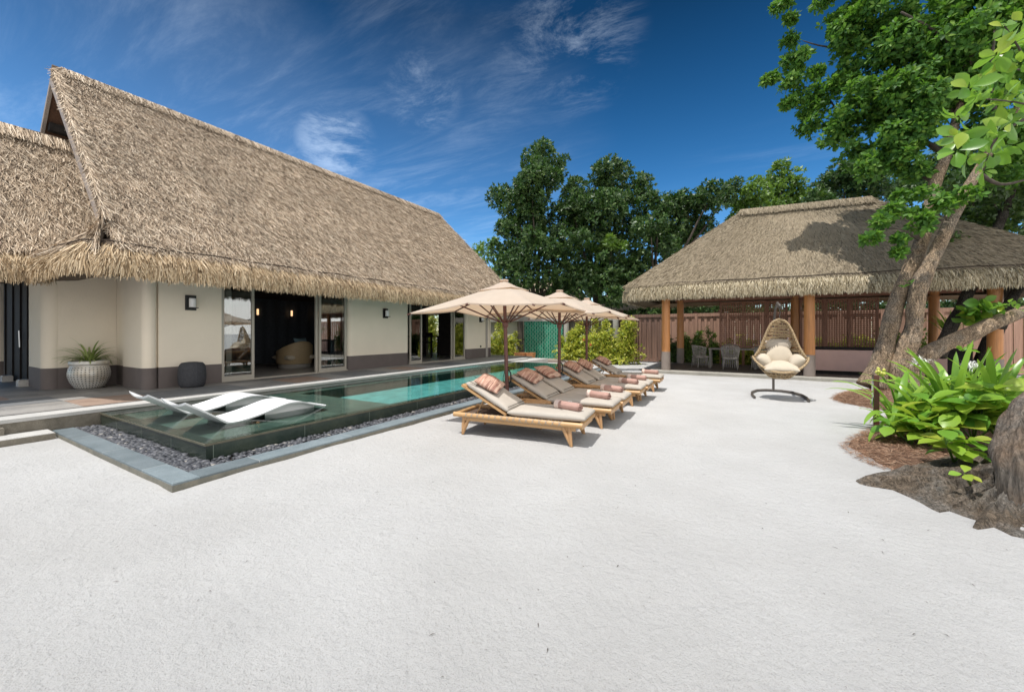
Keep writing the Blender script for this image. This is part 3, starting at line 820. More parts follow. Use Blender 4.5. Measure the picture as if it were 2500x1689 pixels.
# glazing
def glass_door(y0, y1, x, left=True, right=True):
    mb = MB(); f = 0.065
    mb.box(x - 0.05, x, y0, y0 + f, DECK + 0.03, 2.78); mb.box(x - 0.05, x, y1 - f, y1, DECK + 0.03, 2.78)
    mb.box(x - 0.049, x - 0.001, y0 + f, y1 - f, DECK + 0.03, DECK + 0.13); mb.box(x - 0.049, x - 0.001, y0 + f, y1 - f, 2.70, 2.78)
    fr = vpart(mb, 'sliding_door', M['frame'])
    mb = MB(); mb.box(x - 0.030, x - 0.022, y0 + f, y1 - f, DECK + 0.13, 2.70); mb.build('pane', M['glass'], fr)
def opening(y0, y1):
    mb = MB(); mb.box(XW - 0.16, XW - 0.02, y0, y1, DECK, DECK + 0.03); vpart(mb, 'door_track', M['frame'])
    mb = MB(); mb.box(XW - WT, XW, y0, y1, 2.78, ZT); vpart(mb, 'lintel', M['frame'])
glass_door(4.745, 5.50, XW - 0.03)
glass_door(7.32, 8.26, XW - 0.03)
glass_door(11.06, 11.72, XW - 0.03)
glass_door(13.72, 14.52, XW - 0.03)
opening(4.742, 8.30); opening(11.03, 14.56)
for y in (7.24, 13.62):
    mb = MB(); mb.box(XW - 0.14, XW - 0.085, y, y + 0.07, DECK + 0.03, 2.78); vpart(mb, 'door_post', M['frame'])
for y0, y1 in ((7.98, 8.2), (14.2, 14.45)):
    mb = MB()
    P = [[(XW - 0.45 + 0.04 * math.sin(k * 1.3), y0 + (y1 - y0) * k / 14, z) for k in range(15)] for z in (DECK + 0.02, 2.75)]
    mb.grid(P); vpart(mb, 'curtain', M['curtain'], smooth=True)
mb = MB(); P = [[(-15.9 + 0.04 * math.sin(k * 1.1), 6.3 + 0.08 * k, z) for k in range(58)] for z in (DECK + 0.02, 2.84)]
mb.grid(P); vpart(mb, 'curtain', M['curtain'], smooth=True)

# ---- thatch builders
def blade_field(name, S, n, L, W, mat, parent, lift=0.10, jit=0.35, world_off=None, drop=0.0, down=None, endf=None):
    '''S(u,v) -> arrays P, T (unit, down the slope), N (unit, outwards).  n blades of straw lying on the surface'''
    u = rng.random(n); v = rng.random(n)
    P, T, N = S(u, v)
    S2 = np.cross(T, N)
    a = rng.normal(0, jit, n)[:, None]
    d = T * np.cos(a) + S2 * np.sin(a)
    d = d + N * (rng.normal(lift, lift * 0.8, n)[:, None])
    d[:, 2] -= drop
    d /= np.linalg.norm(d, axis=1)[:, None]
    s = np.cross(d, N); s /= np.linalg.norm(s, axis=1)[:, None]
    # twist the flat of the blade
    tw = rng.normal(0, 0.6, n)[:, None]
    s = s * np.cos(tw) + N * np.sin(tw) * 0.8
    ln = (rng.uniform(L[0], L[1], n))[:, None]; wd = (rng.uniform(W[0], W[1], n))[:, None] / 2
    P = P + N * rng.uniform(0.0, 0.035, n)[:, None]
    V = np.stack([P - s * wd, P + s * wd, P + d * ln + s * wd * 0.45, P + d * ln - s * wd * 0.45], axis=1)
    o = np_quads(name, V, mat, parent)
    return o
def bilin(A, B, C, D):
    'patch with top edge A-B and lower edge D-C; blades run from top to bottom'
    A, B, C, D = [np.array(p, float) for p in (A, B, C, D)]
    def S(u, v):
        u = u[:, None]; v = v[:, None]
        top = A * (1 - u) + B * u; bot = D * (1 - u) + C * u
        P = top * (1 - v) + bot * v
        T = bot - top; T = T / np.linalg.norm(T, axis=1)[:, None]
        E = (B - A) * (1 - v) + (C - D) * v
        N = np.cross(T, E); N = N / np.linalg.norm(N, axis=1)[:, None]
        N = np.where(N[:, 2:3] < 0, -N, N)
        return P, T, N
    return S
def poly_S(polys):
    'several patches; blades spread by area'
    fns = [bilin(*q) for q in polys]
    ar = []
    for A, B, C, D in polys:
        A, B, C, D = [Vector(p) for p in (A, B, C, D)]
        ar.append((B - A).cross(D - A).length / 2 + (C - B).cross(C - D).length / 2)
    ar = np.array(ar) / sum(ar)
    def S(u, v):
        k = rng.choice(len(fns), size=len(u), p=ar)
        P = np.zeros((len(u), 3)); T = P.copy(); N = P.copy()
        for i, f in enumerate(fns):
            mk = k == i
            # even spread in tapering patches
            A, B, C, D = [Vector(p) for p in polys[i]]
            wt, wb = (B - A).length, (C - D).length
            vv = v[mk]
            if abs(wt - wb) > 0.01: vv = (np.sqrt(wt * wt + vv * (wb * wb - wt * wt)) - wt) / (wb - wt)
            P[mk], T[mk], N[mk] = f(u[mk], vv)
        return P, T, N
    return S
def slab_patch(mb, q, th):
    'thick patch: four corners (any order round) and the same four pushed down'
    q = [Vector(p) for p in q]
    dn = [p - Vector((0, 0, th)) for p in q]
    mb.add([tuple(p) for p in q + dn], [(0, 1, 2, 3), (7, 6, 5, 4), (0, 4, 5, 1), (1, 5, 6, 2), (2, 6, 7, 3), (3, 7, 4, 0)])
def fringe(parent, seam, outs, n, base_m, blade_m, drop=0.62, out=0.24, L=(0.22, 0.36), W=(0.012, 0.024), name='eave_fringe', rope=True, back=0.5, off=None, ropename='eave_rope'):
    seam = [Vector(p) for p in seam]; outs = [Vector(o).normalized() for o in outs]
    prof = [(0.0, 0.0), (0.42, 0.22), (0.72, 0.45), (0.85, 0.72), (0.78, 0.86)]
    P = []
    for p, o in zip(seam, outs):
        row = [p - o * 0.06 + Vector((0, 0, 0.05))] + [p + o * (a * out) - Vector((0, 0, b * drop)) for a, b in prof]
        row.append(p - o * back - Vector((0, 0, drop * 0.70)))
        P.append(row)
    mb = MB(); mb.grid(P)
    fo = mb.build(name, [base_m], parent, smooth=True)
    if off: fo.location = off
    lens = [(seam[i + 1] - seam[i]).length for i in range(len(seam) - 1)]
    cum = np.cumsum([0] + lens)
    s = rng.random(n) * cum[-1]
    seg = np.clip(np.searchsorted(cum, s) - 1, 0, len(lens) - 1)
    f = ((s - cum[seg]) / np.array(lens)[seg])[:, None]
    SP = np.array([tuple(p) for p in seam]); SO = np.array([tuple(o) for o in outs])
    p = SP[seg] * (1 - f) + SP[seg + 1] * f; o = SO[seg] * (1 - f) + SO[seg + 1] * f
    o /= np.linalg.norm(o, axis=1)[:, None]
    t = rng.random(n) ** 0.75
    tt = t[:, None]
    ln = rng.uniform(L[0], L[1], n)[:, None] * (1 - 0.25 * tt)
    a = np.sin(tt * 1.5) * out * 0.95; b = tt * drop * 0.62
    root = p + o * a; root[:, 2] -= b[:, 0]
    root += rng.normal(0, 0.012, (n, 3))
    side = np.cross(o, np.array([0, 0, 1.0]))
    clump = 0.22 * np.sin(s * 17 + 2 * np.sin(s * 5.3)) + 0.12 * np.sin(s * 41)
    d = o * (0.75 * (1 - tt) ** 1.2 + 0.02) + side * (rng.normal(0, 0.16, n) + clump)[:, None]
    d[:, 2] = -(0.62 + 0.6 * t)
    d /= np.linalg.norm(d, axis=1)[:, None]
    sd = np.cross(d, o) ; sd /= np.linalg.norm(sd, axis=1)[:, None]
    tw = rng.normal(0, 0.7, n)[:, None]
    sd = sd * np.cos(tw) + o * np.sin(tw)
    wd = rng.uniform(W[0], W[1], n)[:, None] / 2
    V = np.stack([root - sd * wd, root + sd * wd, root + d * ln + sd * wd * 0.35, root + d * ln - sd * wd * 0.35], axis=1)
    st = np_quads('straw', V, blade_m, fo)
    if rope:
        mb = MB(); pts = []
        for i in range(len(seam) - 1):
            k = max(2, int(lens[i] / 0.25))
            for j in range(k):
                q = seam[i].lerp(seam[i + 1], j / k); oo = outs[i].lerp(outs[i + 1], j / k)
                pts.append(q + oo * 0.03 + Vector((0, 0, 0.035 + 0.012 * math.sin(len(pts) * 1.1) + 0.01 * random.random())))
        pts.append(seam[-1] + Vector((0, 0, 0.03)))
        mb.tube(pts, 0.013, 6); ro = mb.build(ropename, M['rope'], parent, smooth=True)
        if off: ro.location = off
    return fo
VOFF = (12, -8, 0)
# ---- main roof
RX, RZ, Y0, Y1 = -13.5, 7.5, 2.50, 15.7
EX, EZ, EY = -9.62, 3.06, 17.45
BX = 2 * RX - EX
a, b_ = (RX, Y0, RZ), (RX, Y1, RZ + 0.06)
main = [(a, (RX, Y1, RZ + 0.06), (EX, EY, EZ), (EX, 2.5, EZ))]
mb = MB()
def split(q, n):
    A, B, C, D = [Vector(p) for p in q]
    return [(A.lerp(B, i / n), A.lerp(B, (i + 1) / n), D.lerp(C, (i + 1) / n), D.lerp(C, i / n)) for i in range(n)]
for q in main: slab_patch(mb, q, 0.28)
slab_patch(mb, [(RX, Y0, RZ), (RX, Y1, RZ + 0.06), (BX, EY, EZ), (BX, 2.5, EZ)], 0.28)
slab_patch(mb, [(RX, Y1, RZ + 0.06), (RX, Y1, RZ + 0.06), (EX, EY, EZ), (BX, EY, EZ)], 0.28)
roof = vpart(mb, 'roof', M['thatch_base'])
S = poly_S([main[0]])
blade_field('straw', S, 250000, (0.13, 0.27), (0.008, 0.019), M['thatch'], roof, lift=0.15, jit=0.40, drop=0.08)
S = poly_S([((RX, Y1 - .05, RZ), (RX, Y1, RZ), (EX, EY, EZ), (BX, EY, EZ))])
S = poly_S([((RX - .02, Y1, RZ), (RX + .02, Y1, RZ), (EX, EY, EZ), (BX, EY, EZ)), ((RX, Y0 + .3, RZ), (RX, 6, RZ), (BX, 6, EZ), (BX, Y0 + .3, EZ))])
blade_field('straw', S, 16000, (0.16, 0.34), (0.016, 0.03), M['thatch'], roof, lift=0.12, jit=0.35, drop=0.1)
# gable verge: straw wrapped over the edge, pent piece joining the wing
Pw, P0, Q0, P1 = (-11.95, 3.1, 3.68), (-10.05, 2.46, 3.72), (-9.62, 2.34, 3.06), (-11.42, 2.02, 3.02)
Pm, Qm = (-10.7, 2.80, 3.80), (-10.35, 2.12, 3.04)
pent = [(Pm, P0, Q0, Qm), (Pw, Pm, Qm, P1)]
mb = MB()
for q in pent: slab_patch(mb, q, 0.15)
pe = vpart(mb, 'lower_roof', M['thatch_base'])
S = poly_S(pent); blade_field('straw', S, 5500, (0.2, 0.4), (0.012, 0.022), M['thatch'], pe, lift=0.07, jit=0.22, drop=0.05)
# ridge and verge caps
mb = MB()
pts = [(RX, Y0 + (Y1 - Y0) * k / 30, RZ + 0.015 + 0.02 * math.sin(k * 0.9) + 0.06 * k / 30) for k in range(31)]
mb.tube(pts, 0.05, 10)
mb.tube([(RX + 0.05, Y0 + 0.02, RZ - .05), (RX + 2, Y0 + 0.02, RZ - 2 * 1.127), (-10.1, Y0 + 0.02, 3.70)], 0.05, 8)
rc = vpart(mb, 'ridge_cap', M['thatch_base'], smooth=True)
def ridgeS(u, v):
    y = Y0 + 0.12 + u * (Y1 - Y0 - 0.12); sgn = np.where(v < 0.75, 1, -1)
    P = np.stack([np.full_like(u, RX) + sgn * 0.03, y, RZ + 0.055 + 0.06 * u], 1)
    T = np.stack([0.66 * sgn, 0 * u, -0.75 + 0 * u], 1); N = np.stack([0.75 * sgn, 0 * u, 0.66 + 0 * u], 1)
    return P, T, N
blade_field('straw', ridgeS, 8000, (0.15, 0.42), (0.010, 0.020), M['thatch'], rc, lift=0.03, jit=0.30)
def vergeS(u, v):
    x = RX + 0.1 + u * (-10.15 - RX); z = RZ - (x - RX) * 1.127
    P = np.stack([x, np.full_like(u, Y0 - 0.02) + v * 0.10, z + 0.05], 1)
    T = np.stack([0.662 + 0 * u, 0.0 + 0 * u, -0.75 + 0 * u], 1); N = np.stack([0.70 + 0 * u, -0.3 + 0 * u, 0.62 + 0 * u], 1)
    return P, T / np.linalg.norm(T, axis=1)[:, None], N / np.linalg.norm(N, axis=1)[:, None]
blade_field('straw', vergeS, 3000, (0.14, 0.26), (0.010, 0.018), M['thatch'], rc, lift=0.04, jit=0.3)
# barge boards and gable infill
for sg in (1, -1):
    mb = MB()
    xs = [RX, RX + sg * 3.72]
    for off0, off1, yy0, yy1 in ((0.17, 0.26, Y0 - 0.03, Y0 + 0.03),):
        A = Vector((RX, yy0, RZ - off0 * 1.5)); B = Vector((RX + sg * 3.42, yy0, RZ - 3.42 * 1.127 - off0 * 1.5))
        A2 = A - Vector((0, 0, (off1 - off0) * 1.5)); B2 = B - Vector((0, 0, (off1 - off0) * 1.5))
        q = [A, B, B2, A2]; dy = Vector((0, yy1 - yy0, 0))
        mb.add([tuple(p) for p in q] + [tuple(p + dy) for p in q], [(0, 3, 2, 1), (4, 5, 6, 7), (0, 1, 5, 4), (1, 2, 6, 5), (2, 3, 7, 6), (3, 0, 4, 7)])
    vpart(mb, 'barge_board', M['board'])
mb = MB()
mb.add([(RX - 3.3, 3.0, RZ - 4.1), (RX + 3.3, 3.0, RZ - 4.1), (RX, 3.0, RZ - 0.35)], [(0, 1, 2)]); vpart(mb, 'gable_wall', M['plaster'])
def onY(px, py, Y):
    lat = (px - CX) / FPX; r1 = RT[1] * lat + FW[1]; D = Y / r1
    return at(px, py, D)
for sg in (1, -1):
    mb = MB(); e = RZ - 0.36 - 3.4 * 1.127
    mb.add([(RX, Y0 + 0.04, RZ - 0.33), (RX, 3.0, RZ - 0.33), (RX + sg * 3.4, 3.0, e), (RX + sg * 3.4, Y0 + 0.04, e)], [(0, 1, 2, 3)]); vpart(mb, 'verge_soffit', M['panel'])
    mb = MB(); px_ = RX + sg * 0.62; pz_ = RZ - 0.40 - 0.62 * 1.127
    mb.box(px_ - 0.09, px_ + 0.09, Y0 + 0.06, 3.0, pz_ - 0.14, pz_ + 0.04); vpart(mb, 'purlin', M['dark'])
# ---- wing roof
wA, wB, wC, wD = (-13.75, -6, 5.92), (-13.75, 3.2, 5.95), (-11.4, 3.2, 3.03), (-11.4, -6, 2.97)
mb = MB()
slab_patch(mb, [wA, wB, wC, wD], 0.22); slab_patch(mb, [wA, wB, (-16.4, 3.2, 3.0), (-16.4, -6, 2.94)], 0.22)
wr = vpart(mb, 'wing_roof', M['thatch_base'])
S = poly_S([(wA, wB, wC, wD)]); blade_field('straw', S, 70000, (0.13, 0.27), (0.008, 0.018), M['thatch'], wr, lift=0.13, jit=0.40, drop=0.08)
mb = MB(); mb.tube([(-13.75, y, 5.95 + 0.015 * math.sin(y * 3)) for y in np.arange(-6, 3.1, 0.4)], 0.08, 8); wc = vpart(mb, 'wing_ridge_cap', M['thatch_base'], smooth=True)
def wridgeS(u, v):
    y = -6 + u * 9.1; sgn = np.where(v < 0.8, 1, -1)
    P = np.stack([np.full_like(u, -13.75) + sgn * 0.03, y, 5.99 + 0 * u], 1)
    T = np.stack([0.66 * sgn, 0 * u, -0.75 + 0 * u], 1); N = np.stack([0.75 * sgn, 0 * u, 0.66 + 0 * u], 1)
    return P, T, N
blade_field('straw', wridgeS, 6000, (0.25, 0.5), (0.012, 0.022), M['thatch'], wc, lift=0.02, jit=0.12)
ox, oy = Vector((1, 0, 0)), Vector((0, -1, 0))
fringe(villa, [(EX, EY, EZ), (EX, 12, EZ), (EX, 6, EZ), (EX, 3.0, EZ), (EX - 0.02, 2.45, EZ + .01), (EX - 0.25, 2.20, EZ + .03), Qm, (-10.7, 2.06, 3.02), (-11.35, 2.0, 2.99)],
       [ox, ox, ox, ox, (1, -0.35, 0), (0.6, -1, 0), (0.1, -1, 0), (0.05, -1, 0), (0.3, -1, 0)], 40000, M['thatch_base'], M['fringe'], drop=0.64, W=(0.010, 0.024), off=VOFF)
fringe(villa, [(-11.42, 2.1, 2.99), (-11.4, 0, 2.97), (-11.4, -6, 2.97)], [ox, ox, ox], 16000, M['thatch_base'], M['fringe'], drop=0.62, W=(0.010, 0.024), off=VOFF)
fringe(villa, [(EX, EY, EZ), (-12, EY + .02, EZ), (BX, EY, EZ)], [(1, 1, 0), (0, 1, 0), (-1, 1, 0)], 5000, M['thatch_base'], M['fringe'], off=VOFF, rope=False)
# soffit
mb = MB(); mb.box(-17, EX - 0.2, 3.0, EY - 0.3, 2.80, 2.84); mb.box(-17, -11.6, -5.9, 3.0, 2.80, 2.84); vpart(mb, 'soffit', M['dark'])

# ================================================================ wall lamps
def wall_lamp(x, y, z, label):
    t = thing('wall_lamp', label, 'wall lamp', (x, y, z), 0, 'square wall lamps of the villa')
    mb = MB(); mb.bbox(0.001, 0.045, -0.10, 0.10, -0.17, 0.17, 0.004); mb.build('backplate', M['black'], t)
    mb = MB(); mb.box(0.045, 0.19, -0.085, 0.085, -0.125, -0.108); mb.build('shelf', M['black'], t)
    mb = MB(); mb.lathe([(0.0, -0.107), (0.062, -0.107), (0.064, -0.09), (0.064, 0.09), (0.055, 0.10), (0, 0.10)], (0.115, 0, 0), 20); mb.build('lamp_shade', M['lampglass'], t, True, 40)
    return t
wall_lamp(XW, 4.11, 2.18, 'square wall lamp on the cream wall above the charcoal pouf')
wall_lamp(XW, 9.81, 2.18, 'square wall lamp on the cream wall between the two glazed bays')
wall_lamp(XW, 15.72, 2.17, 'square wall lamp on the last narrow cream wall partly behind the first parasol')
mb = MB(); mb.box(XW, XW + 0.03, 15.68, 15.76, 0.80, 0.88); tag(mb.build('outlet_box', M['black']), 'small black socket box on the narrow wall below the farthest wall lamp', 'socket')
em = NT('warm lamp glow'); em.set(Roughness=0.5); em.color((1, 0.6, 0.3)); em.p.inputs['Emission Color'].default_value = (1, 0.62, 0.32, 1); em.p.inputs['Emission Strength'].default_value = 1.0
for x, y, z, lab in ((-15.75, 8.05, 2.28, 'left glowing amber lamp on the dark wall inside the sitting room'), (-15.75, 9.35, 2.28, 'middle glowing amber lamp on the dark wall inside the sitting room'),
                     (-15.75, 10.55, 2.28, 'glowing amber lamp nearest the partition inside the sitting room'), (-14.5, 16.40 - 2.0, 2.3, 'glowing amber lamp inside the far dining room')):
    t = thing('interior_lamp', lab, 'wall lamp', (x, y, z), 0, 'glowing lamps inside the villa')
    mb = MB(); mb.lathe([(0, -0.11), (0.035, -0.11), (0.035, 0.11), (0, 0.11)], (0, 0, 0), 14); mb.build('lamp_shade', em.m, t, True, 40)
    mb = MB(); mb.box(-0.05, 0.05, -0.05, 0.05, -0.2, -0.121); mb.build('holder', M['metal'], t)

# ================================================================ rattan sofa, stools inside
t = thing('rattan_armchair', 'rounded pale rattan armchair seen through the open villa door', 'armchair', (-13.3, 8.0, DECK + 0.012), R(178))
mb = MB(); P = []
for i in range(27):
    a = R(-125 + 250 * i / 26) + math.pi
    hh = 0.56 + 0.34 * (0.5 - 0.5 * math.cos(2 * math.pi * i / 26))
    r = 0.53
    P.append([(r * math.cos(a) * k, r * math.sin(a) * 1.05 * k, z) for z, k in ((0.14, 0.94), (0.18, 1.0), (hh - 0.03, 1.02), (hh, 0.98), (hh - 0.02, 0.9), (0.2, 0.88))])
mb.grid(P); mb.build('shell', M['rattan'], t, True, 50)
mb = MB(); mb.lathe([(0.48, 0), (0.50, 0.03), (0.50, 0.13), (0.3, 0.14)], (0, 0, 0), 30); mb.build('base', M['greyrat'], t, True, 40)
mb = MB(); mb.cushion(1.0, 1.0, 0.24, TR((0.02, 0, 0.36)), p=5); mb.build('seat_cushion', M['cream'], t, True)
c = MB(); c.cushion(0.5, 0.5, 0.18, TR((0, 0, 0), 0, R(70), R(10)), p=3, pinch=0.1)
o = c.build('pillow', simple('blue grey cushion', (0.16, 0.24, 0.27), 0.9, 0.05)); o.location = (-13.15, 8.15, 1.08)
tag(o, 'blue grey cushion in the rattan armchair inside the villa', 'cushion')
t = thing('bar_table', 'tall dark bar table inside the far room of the villa', 'table', (-13.6, 14.6, DECK + 0.012))
mb = MB(); mb.bbox(-0.9, 0.9, -0.3, 0.3, 0.98, 1.04); mb.build('tabletop', M['dark'], t)
for sx in (-0.8, 0.8):
    for sy in (-0.24, 0.24):
        mb = MB(); mb.box(sx - 0.03, sx + 0.03, sy - 0.03, sy + 0.03, 0, 0.98); mb.build('leg', M['dark'], t)
st0 = thing('bar_stool', 'dark bar stool inside the villa seen against the bright garden doorway', 'stool', (-13.9, 15.3, DECK + 0.012), 0.3, 'stools at the indoor bar table')
mb = MB(); mb.bbox(-0.2, 0.2, -0.2, 0.2, 0.66, 0.72); mb.build('seat', M['dark'], st0)
mb = MB(); mb.bbox(-0.2, 0.2, 0.17, 0.21, 1.0, 1.2); mb.box(-0.18, -0.15, 0.18, 0.2, 0.72, 1.0); mb.box(0.15, 0.18, 0.18, 0.2, 0.72, 1.0); mb.build('backrest', M['dark'], st0)
for sx in (-0.17, 0.17):
    for sy in (-0.17, 0.17):
        mb = MB(); mb.tube([(sx, sy, 0.66), (sx * 1.2, sy * 1.2, 0)], 0.016, 6); mb.build('leg', M['dark'], st0)
st1 = copy_tree(st0); st1.location = (-13.2, 13.9, DECK + 0.012); st1['label'] = 'dark bar stool inside the villa standing on the near side of the bar table'

# ================================================================ PAVILION
PF = 0.12
pav = thing('thatched_pavilion', 'open dining pavilion with a hipped thatched roof on timber columns', 'pavilion', (0, 0, 0))
mb = MB(); mb.box(-2.7, 7.2, 15.62, 19.75, -0.05, PF); mb.build('platform', M['platform'], pav)
mb = MB(); mb.bbox(-2.78, 7.3, 15.30, 15.62, -0.05, PF + 0.004, 0.03); mb.bbox(-2.98, -2.701, 15.33, 19.75, -0.05, PF + 0.002, 0.03); mb.build('platform_edge', M['platedge'], pav)
def column(x, y, r=0.15, top=2.95):
    mb = MB(); mb.lathe([(r, 0.80), (r * 0.97, 2.0), (r * 0.95, top)], (x, y, 0), 20)
    c = mb.build('column', M['orangewood'], pav, True, 40)
    mb = MB(); mb.lathe([(r + 0.006, PF), (r + 0.006, 0.80), (r - 0.01, 0.802)], (x, y, 0), 20); mb.build('base', M['greybase'], c, True, 40)
for x, y in ((-2.42, 15.52), (1.86, 15.52), (5.84, 15.55), (-2.40, 19.4), (1.86, 19.42), (5.84, 19.4)): column(x, y)
mb = MB()
for y in (15.52, 19.4): mb.box(-2.6, 7.0, y - 0.08, y + 0.08, 2.86, 3.0)
for x in (-2.41, 1.86, 5.84): mb.box(x - 0.08, x + 0.08, 15.3, 19.6, 3.0, 3.12)
mb.build('beam', M['brownwood'], pav)
px0, px1, py0, py1, pz = -3.80, 7.60, 15.05, 19.75, 3.24
RY = 17.4
r0, r1 = (-0.03, RY, 6.08), (3.75, RY, 5.94)
A_, B_, C_, D_ = (px0, py0, pz), (px1, py0, pz - 0.06), (px1, py1, pz - 0.06), (px0, py1, pz)
mb = MB()
for q in ((r0, r1, B_, A_), (r1, r1, C_, B_), (r0, r0, A_, D_), (r1, r0, D_, C_)): slab_patch(mb, q, 0.22)
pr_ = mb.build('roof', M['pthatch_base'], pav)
S = poly_S([(r0, r1, B_, A_), ((r0[0] - .01, RY, 6.08), (r0[0], RY - .01, 6.08), A_, D_), ((r1[0], RY - .01, 5.94), (r1[0] + .01, RY, 5.94), C_, B_)])
blade_field('straw', S, 105000, (0.08, 0.19), (0.009, 0.022), M['pthatch'], pr_, lift=0.06, jit=0.22, drop=0.02)
# rows where the reed courses overlap: short dark butts
mb = MB(); mb.tube([(r0[0] + (r1[0] - r0[0]) * k / 12, RY, r0[2] + 0.01 - 0.14 * k / 12 + 0.012 * math.sin(k * 2)) for k in range(13)], 0.05, 10)
prc = mb.build('ridge_cap', M['pthatch_base'], pav, True)
def pridgeS(u, v):
    P = np.stack([r0[0] + (r1[0] - r0[0]) * u, np.full_like(u, RY - 0.05), r0[2] + 0.075 - 0.14 * u], 1)
    T = np.stack([0 * u, -0.64 + 0 * u, -0.77 + 0 * u], 1); N = np.stack([0 * u, -0.77 + 0 * u, 0.64 + 0 * u], 1)
    return P, T, N
blade_field('straw', pridgeS, 2500, (0.12, 0.4), (0.012, 0.024), M['pthatch'], prc, lift=0.0, jit=0.3)
fringe(pav, [D_, (px0, 17.5, pz), (px0 + 0.05, py0 + 0.35, pz), (px0 + 0.35, py0 + 0.05, pz), (0, py0, pz - 0.02), (4, py0, pz - 0.04), (px1 - 0.3, py0, pz - 0.06), (px1, py0 + 0.3, pz - 0.06), (px1, py1, pz - 0.06)],
       [(-1, 0.2, 0), (-1, 0, 0), (-1, -0.4, 0), (-0.4, -1, 0), (0, -1, 0), (0, -1, 0), (0.4, -1, 0), (1, -0.4, 0), (1, 0, 0)],
       44000, M['thatch_base'], M['pfringe'], drop=0.62, out=0.22, L=(0.18, 0.32), W=(0.010, 0.024))
fringe(pav, [C_, (2, py1, pz), D_], [(0, 1, 0)] * 3, 9000, M['pthatch_base'], M['pfringe'], drop=0.60, out=0.2, L=(0.2, 0.36), W=(0.014, 0.03), rope=False)
# lattice screens
def lattice(x0, x1, y, z0, z1, nx, nz):
    mb = MB()
    for x in (x0 + 0.026, x1 - 0.026): mb.box(x - 0.024, x + 0.024, y - 0.04, y + 0.04, PF, z1 + 0.1)
    mb.box(x0 + 0.05, x1 - 0.05, y - 0.035, y + 0.035, z1, z1 + 0.08); mb.box(x0 + 0.05, x1 - 0.05, y - 0.035, y + 0.035, z0 - 0.08, z0)
    fr = mb.build('lattice_screen', M['brownwood'], pav)
    mb = MB()
    for i in range(1, nx):
        x = x0 + (x1 - x0) * i / nx; mb.box(x - 0.019, x + 0.019, y - 0.012, y - 0.001, z0, z1)
    for j in range(1, nz):
        z = z0 + (z1 - z0) * j / nz; mb.box(x0 + 0.045, x1 - 0.045, y + 0.001, y + 0.012, z - 0.017, z + 0.017)
    mb.build('lattice', M['brownwood'], fr)
for x0, x1 in ((-0.82, 0.07), (0.07, 0.90), (0.90, 1.62), (2.0, 2.80), (2.80, 3.55), (3.55, 4.38)): lattice(x0, x1, 19.38, 0.95, 2.75, 10, 22)
t = thing('serving_counter', 'long pavilion counter with dusty pink panels and a dark top', 'counter', (0, 0, 0))
mb = MB(); mb.bbox(2.05, 5.9, 16.62, 17.3, 0.96, 1.02); mb.build('countertop', M['dark'], t)
mb = MB(); mb.box(2.1, 5.85, 16.75, 17.2, PF, 0.96); mb.build('plinth', M['dark'], t)
for x0, x1 in ((2.14, 3.72), (3.80, 5.3)):
    mb = MB(); mb.bbox(x0, x1, 16.66, 16.74, 0.24, 0.93, 0.006); mb.build('panel', M['pinkpanel'], t)

# ---- dining set
def dining_chair(label, x, y, rz):
    t = thing('dining_chair', label, 'chair', (x, y, PF), rz, 'grey slatted chairs round the pavilion table')
    mb = MB()
    for k in range(21):
        a = R(-105 + 210 * k / 20); w = math.cos(a)
        top = 0.80 + 0.08 * max(0, w)
        bx, by = 0.255 * math.sin(a), -0.235 * math.cos(a)
        mb.tube([(bx * 1.22, by * 1.25, top), (bx * 1.12, by * 1.12, 0.6), (bx, by, 0.40)], 0.012, 5)
    mb.build('backrest', M['greyrat'], t, True)
    mb = MB(); pts = []
    for k in range(21):
        a = R(-105 + 210 * k / 20); w = math.cos(a)
        pts.append((0.255 * 1.22 * math.sin(a), -0.235 * 1.25 * math.cos(a), 0.80 + 0.08 * max(0, w)))
    mb.tube(pts, 0.014, 6)
    mb.tube([(0.26 * math.sin(R(a)), -0.24 * math.cos(R(a)), 0.40) for a in range(0, 361, 15)], 0.014, 6)
    mb.build('rail', M['greyrat'], t, True)
    mb = MB(); mb.cushion(0.48, 0.46, 0.09, TR((0, 0.01, 0.44)), p=5); mb.build('seat', M['fabric'], t, True)
    mb = MB()
    for k in range(24):
        a = R(k * 15); mb.tube([(0.255 * math.sin(a), -0.235 * math.cos(a), 0.40), (0.27 * math.sin(a), -0.25 * math.cos(a), 0.07)], 0.009, 5)
    mb.build('skirt', M['greyrat'], t, True)
    for sx in (-1, 1):
        for sy in (-1, 1):
            mb = MB(); mb.tube([(sx * 0.20, sy * 0.19, 0.40), (sx * 0.235, sy * 0.225, 0)], 0.015, 6); mb.build('leg', M['greyrat'], t, True)
    return t
dining_chair('grey slatted dining chair seen square from behind in front of the table', -0.36, 16.9, 0)
dining_chair('grey slatted dining chair at the left end of the table by the garden', -1.42, 17.35, R(-55))
dining_chair('grey slatted dining chair at the right end, half hidden by the swing chair', 0.62, 17.2, R(62))
dining_chair('grey slatted dining chair on the far side of the table facing the pool', -0.40, 18.65, R(180))
dining_chair('grey slatted dining chair at the far right corner of the table', 0.75, 18.5, R(150))
t = thing('dining_table', 'grey wooden dining table under the pavilion roof', 'table', (-0.30, 17.75, PF))
mb = MB(); mb.bbox(-0.82, 0.82, -0.45, 0.45, 0.72, 0.77); mb.build('tabletop', M['greyfence'], t)
for sx in (-0.76, 0.76):
    for sy in (-0.39, 0.39):
        mb = MB(); mb.box(sx - 0.035, sx + 0.035, sy - 0.035, sy + 0.035, 0, 0.72); mb.build('leg', M['greyfence'], t)

